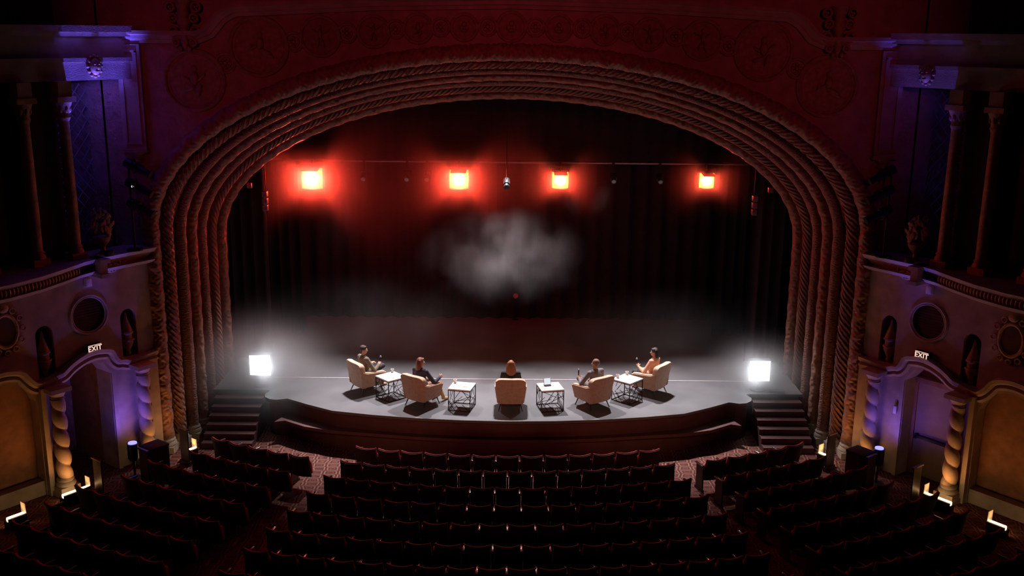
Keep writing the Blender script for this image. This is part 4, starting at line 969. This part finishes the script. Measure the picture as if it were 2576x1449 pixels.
# ------------------------------------------------------------------ auditorium seats on concentric rows
YC=36.5
def make_seat():
    r=bpy.data.objects.new('theatre_seat',None); COL.objects.link(r); r.empty_display_size=.1
    W=.258
    def back(i,j,s,z0,z1,h=0):
        X=(i*2-1)*W*.97; bul=.055*(1-(2*i-1)**2); z=z0+(z1-z0)*j
        top=.018*(1-(2*i-1)**2)*j
        return Vector((X,-.16-.14*j-bul+s,z-top*1.2))
    b=MB(); 
    for s in (0,.05): b.grid(lambda i,j:back(i,j,s,.30,.848),10,6)
    edge=[(a/10,0) for a in range(11)]+[(1,c/6) for c in range(7)]+[(1-a/10,1) for a in range(11)]+[(0,1-c/6) for c in range(7)]
    n=len(edge); b.add([back(a,c,0,.30,.848) for a,c in edge]+[back(a,c,.05,.30,.848) for a,c in edge],[(k,(k+1)%n,n+(k+1)%n,n+k) for k in range(n)])
    b.build('back_shell','seatback',r,smooth=40)
    b=MB()
    for s in (.045,.085): b.grid(lambda i,j:back(i,j,s-.0,.40,.852)+Vector((0,0,0)),10,6)
    b.add([back(a,c,.045,.40,.852) for a,c in edge]+[back(a,c,.085,.40,.852) for a,c in edge],[(k,(k+1)%n,n+(k+1)%n,n+k) for k in range(n)])
    # rolled top
    pts=[back(i/10,1,.04,.40,.853) for i in range(11)]
    b.chain([(p.x,p.y,p.z,.016) for p in pts],8)
    b.build('backrest','seatfab',r,smooth=50)
    b=MB(); b.rbox(-.235,.235,-.13,-.0,.34,.68,.04,Matrix.Translation((0,.03,.0))@Matrix.Rotation(.12,4,'X')); b.build('folding_seat','seatfab',r)
    arm(r,-1); return r
def arm(r,s):
    b=MB(); b.rbox(s*.285-.028,s*.285+.028,-.15,.20,.625,.66,.012); b.build('armrest','armrest',r)
    b=MB(); b.box(s*.285-.018,s*.285+.018,-.16,.14,.06,.625); b.box(s*.285-.022,s*.285+.022,-.2,.18,0,.06); b.build('standard','iron',r,smooth=0)
proto=make_seat()
ORDR=['front row','second row','third row','fourth row','fifth row','sixth row','seventh row','eighth row','ninth row','tenth row']
ORDS=['first','second','third','fourth','fifth','sixth','seventh','eighth','ninth','tenth','eleventh','twelfth','thirteenth','fourteenth','fifteenth','sixteenth','seventeenth','eighteenth','nineteenth']
used=False; NSEAT=0
def place_seat(R,th,label,group,extra=False):
    """th measured from -Y axis through the centre, positive to the right"""
    global used,NSEAT
    o=proto if not used else copy_tree(proto); used=True; NSEAT+=1
    o.location=(R*math.sin(th),YC-R*math.cos(th),0); o.rotation_euler=(0,0,th); tag(o,label,'theatre seat',group)
    if extra: arm(o,1)
    return o
HF=.274
for k in range(8):
    R=13.41+.885*k; n=round(R*2*HF/.572); 
    for i in range(n):
        place_seat(R,-HF+2*HF*(i+.5)/n,f'red theatre seat in the {ORDR[k]} of the centre block, {ORDS[i]} from the left','seats of the centre block',i==n-1)
for side in (-1,1):
    for k in range(1,10):
        R=13.41+.885*k+.06; th=.345; i=0
        while True:
            x=R*math.sin(th); y=YC-R*math.cos(th)
            # distance to side wall
            d=(8.9-x)*.798+(y-24.4)*(-.603)*(-1)*(-1)
            d=(x-8.9)*(-.798)+(y-24.4)*(-.603)
            if d<1.75 or x>11.2: break
            # skip seats out of the frame (below the bottom edge)
            yy=y*math.cos(math.radians(13.9))+(HC-.85)*math.sin(math.radians(13.9)); v=(HC-.85)*math.cos(math.radians(13.9))-y*math.sin(math.radians(13.9))
            vv=724.5+2600*v/yy; uu=2600*x/yy
            if vv<1475 and uu<1330:
                place_seat(R,side*th,f'dark red theatre seat in {ORDR[k-1]} of the {SN[side]} block, {ORDS[min(i,18)]} from the aisle',f'seats of the {SN[side]} block',False)
            th+=.572/R; i+=1
            if i>18: break
print('SEATS',NSEAT)
# ------------------------------------------------------------------ stage haze and smoke
def vol(name,loc,size,dens,aniso,label,noise=None,radial=None,step=None):
    b=MB(); 
    if radial: b.ell((0,0,0),(size[0]/2,size[1]/2,size[2]/2),24,16)
    else: b.box(-size[0]/2,size[0]/2,-size[1]/2,size[1]/2,-size[2]/2,size[2]/2)
    m=bpy.data.materials.new(name+'_material'); m.use_nodes=True; nt=m.node_tree; N=nt.nodes; L=nt.links
    N.remove(N['Principled BSDF']); out=N['Material Output']
    v=N.new('ShaderNodeVolumeScatter'); v.inputs['Color'].default_value=(.95,.95,.95,1); v.inputs['Anisotropy'].default_value=aniso; v.inputs['Density'].default_value=dens
    L.new(v.outputs[0],out.inputs['Volume'])
    if radial or noise:
        tc=N.new('ShaderNodeTexCoord'); fac=None
        if radial:
            mp=N.new('ShaderNodeMapping'); mp.inputs['Scale'].default_value=tuple(2/s for s in size); L.new(tc.outputs['Object'],mp.inputs[0])
            ln=N.new('ShaderNodeVectorMath'); ln.operation='LENGTH'; L.new(mp.outputs[0],ln.inputs[0])
            mr=N.new('ShaderNodeMapRange'); mr.inputs[1].default_value=0; mr.inputs[2].default_value=1; mr.inputs[3].default_value=1; mr.inputs[4].default_value=0; L.new(ln.outputs['Value'],mr.inputs[0])
            pw=N.new('ShaderNodeMath'); pw.operation='POWER'; pw.inputs[1].default_value=radial; L.new(mr.outputs[0],pw.inputs[0]); fac=pw.outputs[0]
        if noise:
            no=N.new('ShaderNodeTexNoise'); no.inputs['Scale'].default_value=noise[0]; no.inputs['Detail'].default_value=noise[3] if len(noise)>3 else 2; L.new(tc.outputs['Object'],no.inputs['Vector'])
            m2=N.new('ShaderNodeMapRange'); m2.inputs[1].default_value=noise[1]; m2.inputs[2].default_value=noise[2]; L.new(no.outputs['Fac'],m2.inputs[0])
            if fac is None: fac=m2.outputs[0]
            else:
                mm=N.new('ShaderNodeMath'); mm.operation='MULTIPLY'; L.new(fac,mm.inputs[0]); L.new(m2.outputs[0],mm.inputs[1]); fac=mm.outputs[0]
        mu=N.new('ShaderNodeMath'); mu.operation='MULTIPLY'; mu.inputs[1].default_value=dens; L.new(fac,mu.inputs[0]); L.new(mu.outputs[0],v.inputs['Density'])
    o=b.build(name,m,smooth=0); o.location=loc; return tag(o,label,'haze',kind='stuff')
G=.62
vol('red_haze',(-3.2,30.3,6.2),(13.5,2.0,8.5),.30,G,'broad thin veil of haze lit red around the lamps',radial=1.0,noise=(.5,.2,.8))
for (x,y,z,p),sz,dn,nm in zip(REDL,(8,7,5.4,4.8),(1.7,1.3,.9,.8),('leftmost','second','third','rightmost')):
    vol('lamp_glow_haze',(x,y-.35,z),(sz,2.9,sz*.9),dn*1.15,G,f'haze thickened for the glow around the {nm} red lamp',radial=4)  # haze made denser around each red lamp to shape its bloom
for (x,y,z,p),sz in zip(WHL,(7,5)):
    vol('lamp_glow_haze',(x,y-.3,z),(sz,sz*.7,sz*.7),5,.4,f'haze thickened for the glow around the {"left" if x<0 else "right"} white lamp',radial=5)  # dense haze added here to spread the white lamp's bloom
vol('low_haze',(-4.2,28.2,2.4),(9,4.5,3.4),.042,.3,'low bank of haze drifting from the left white lamp',radial=1.3,noise=(.8,.25,.75))
vol('low_haze',(4.6,28.4,2.2),(7.5,4.5,3.0),.035,.3,'low bank of haze by the right white lamp',radial=1.3,noise=(.8,.25,.75))
vol('smoke_cloud',(-.2,27.7,4.6),(5.0,2.2,3.0),.21,.2,'pale grey cloud of smoke hanging over the middle of the stage',radial=1.5,noise=(.95,.40,.66,5))
vol('smoke_wisp',(2.1,28.5,6.2),(1.5,1.1,1.3),.08,.2,'small grey wisp of smoke up and to the right of the big cloud',radial=1.2,noise=(1.4,.3,.6,3))
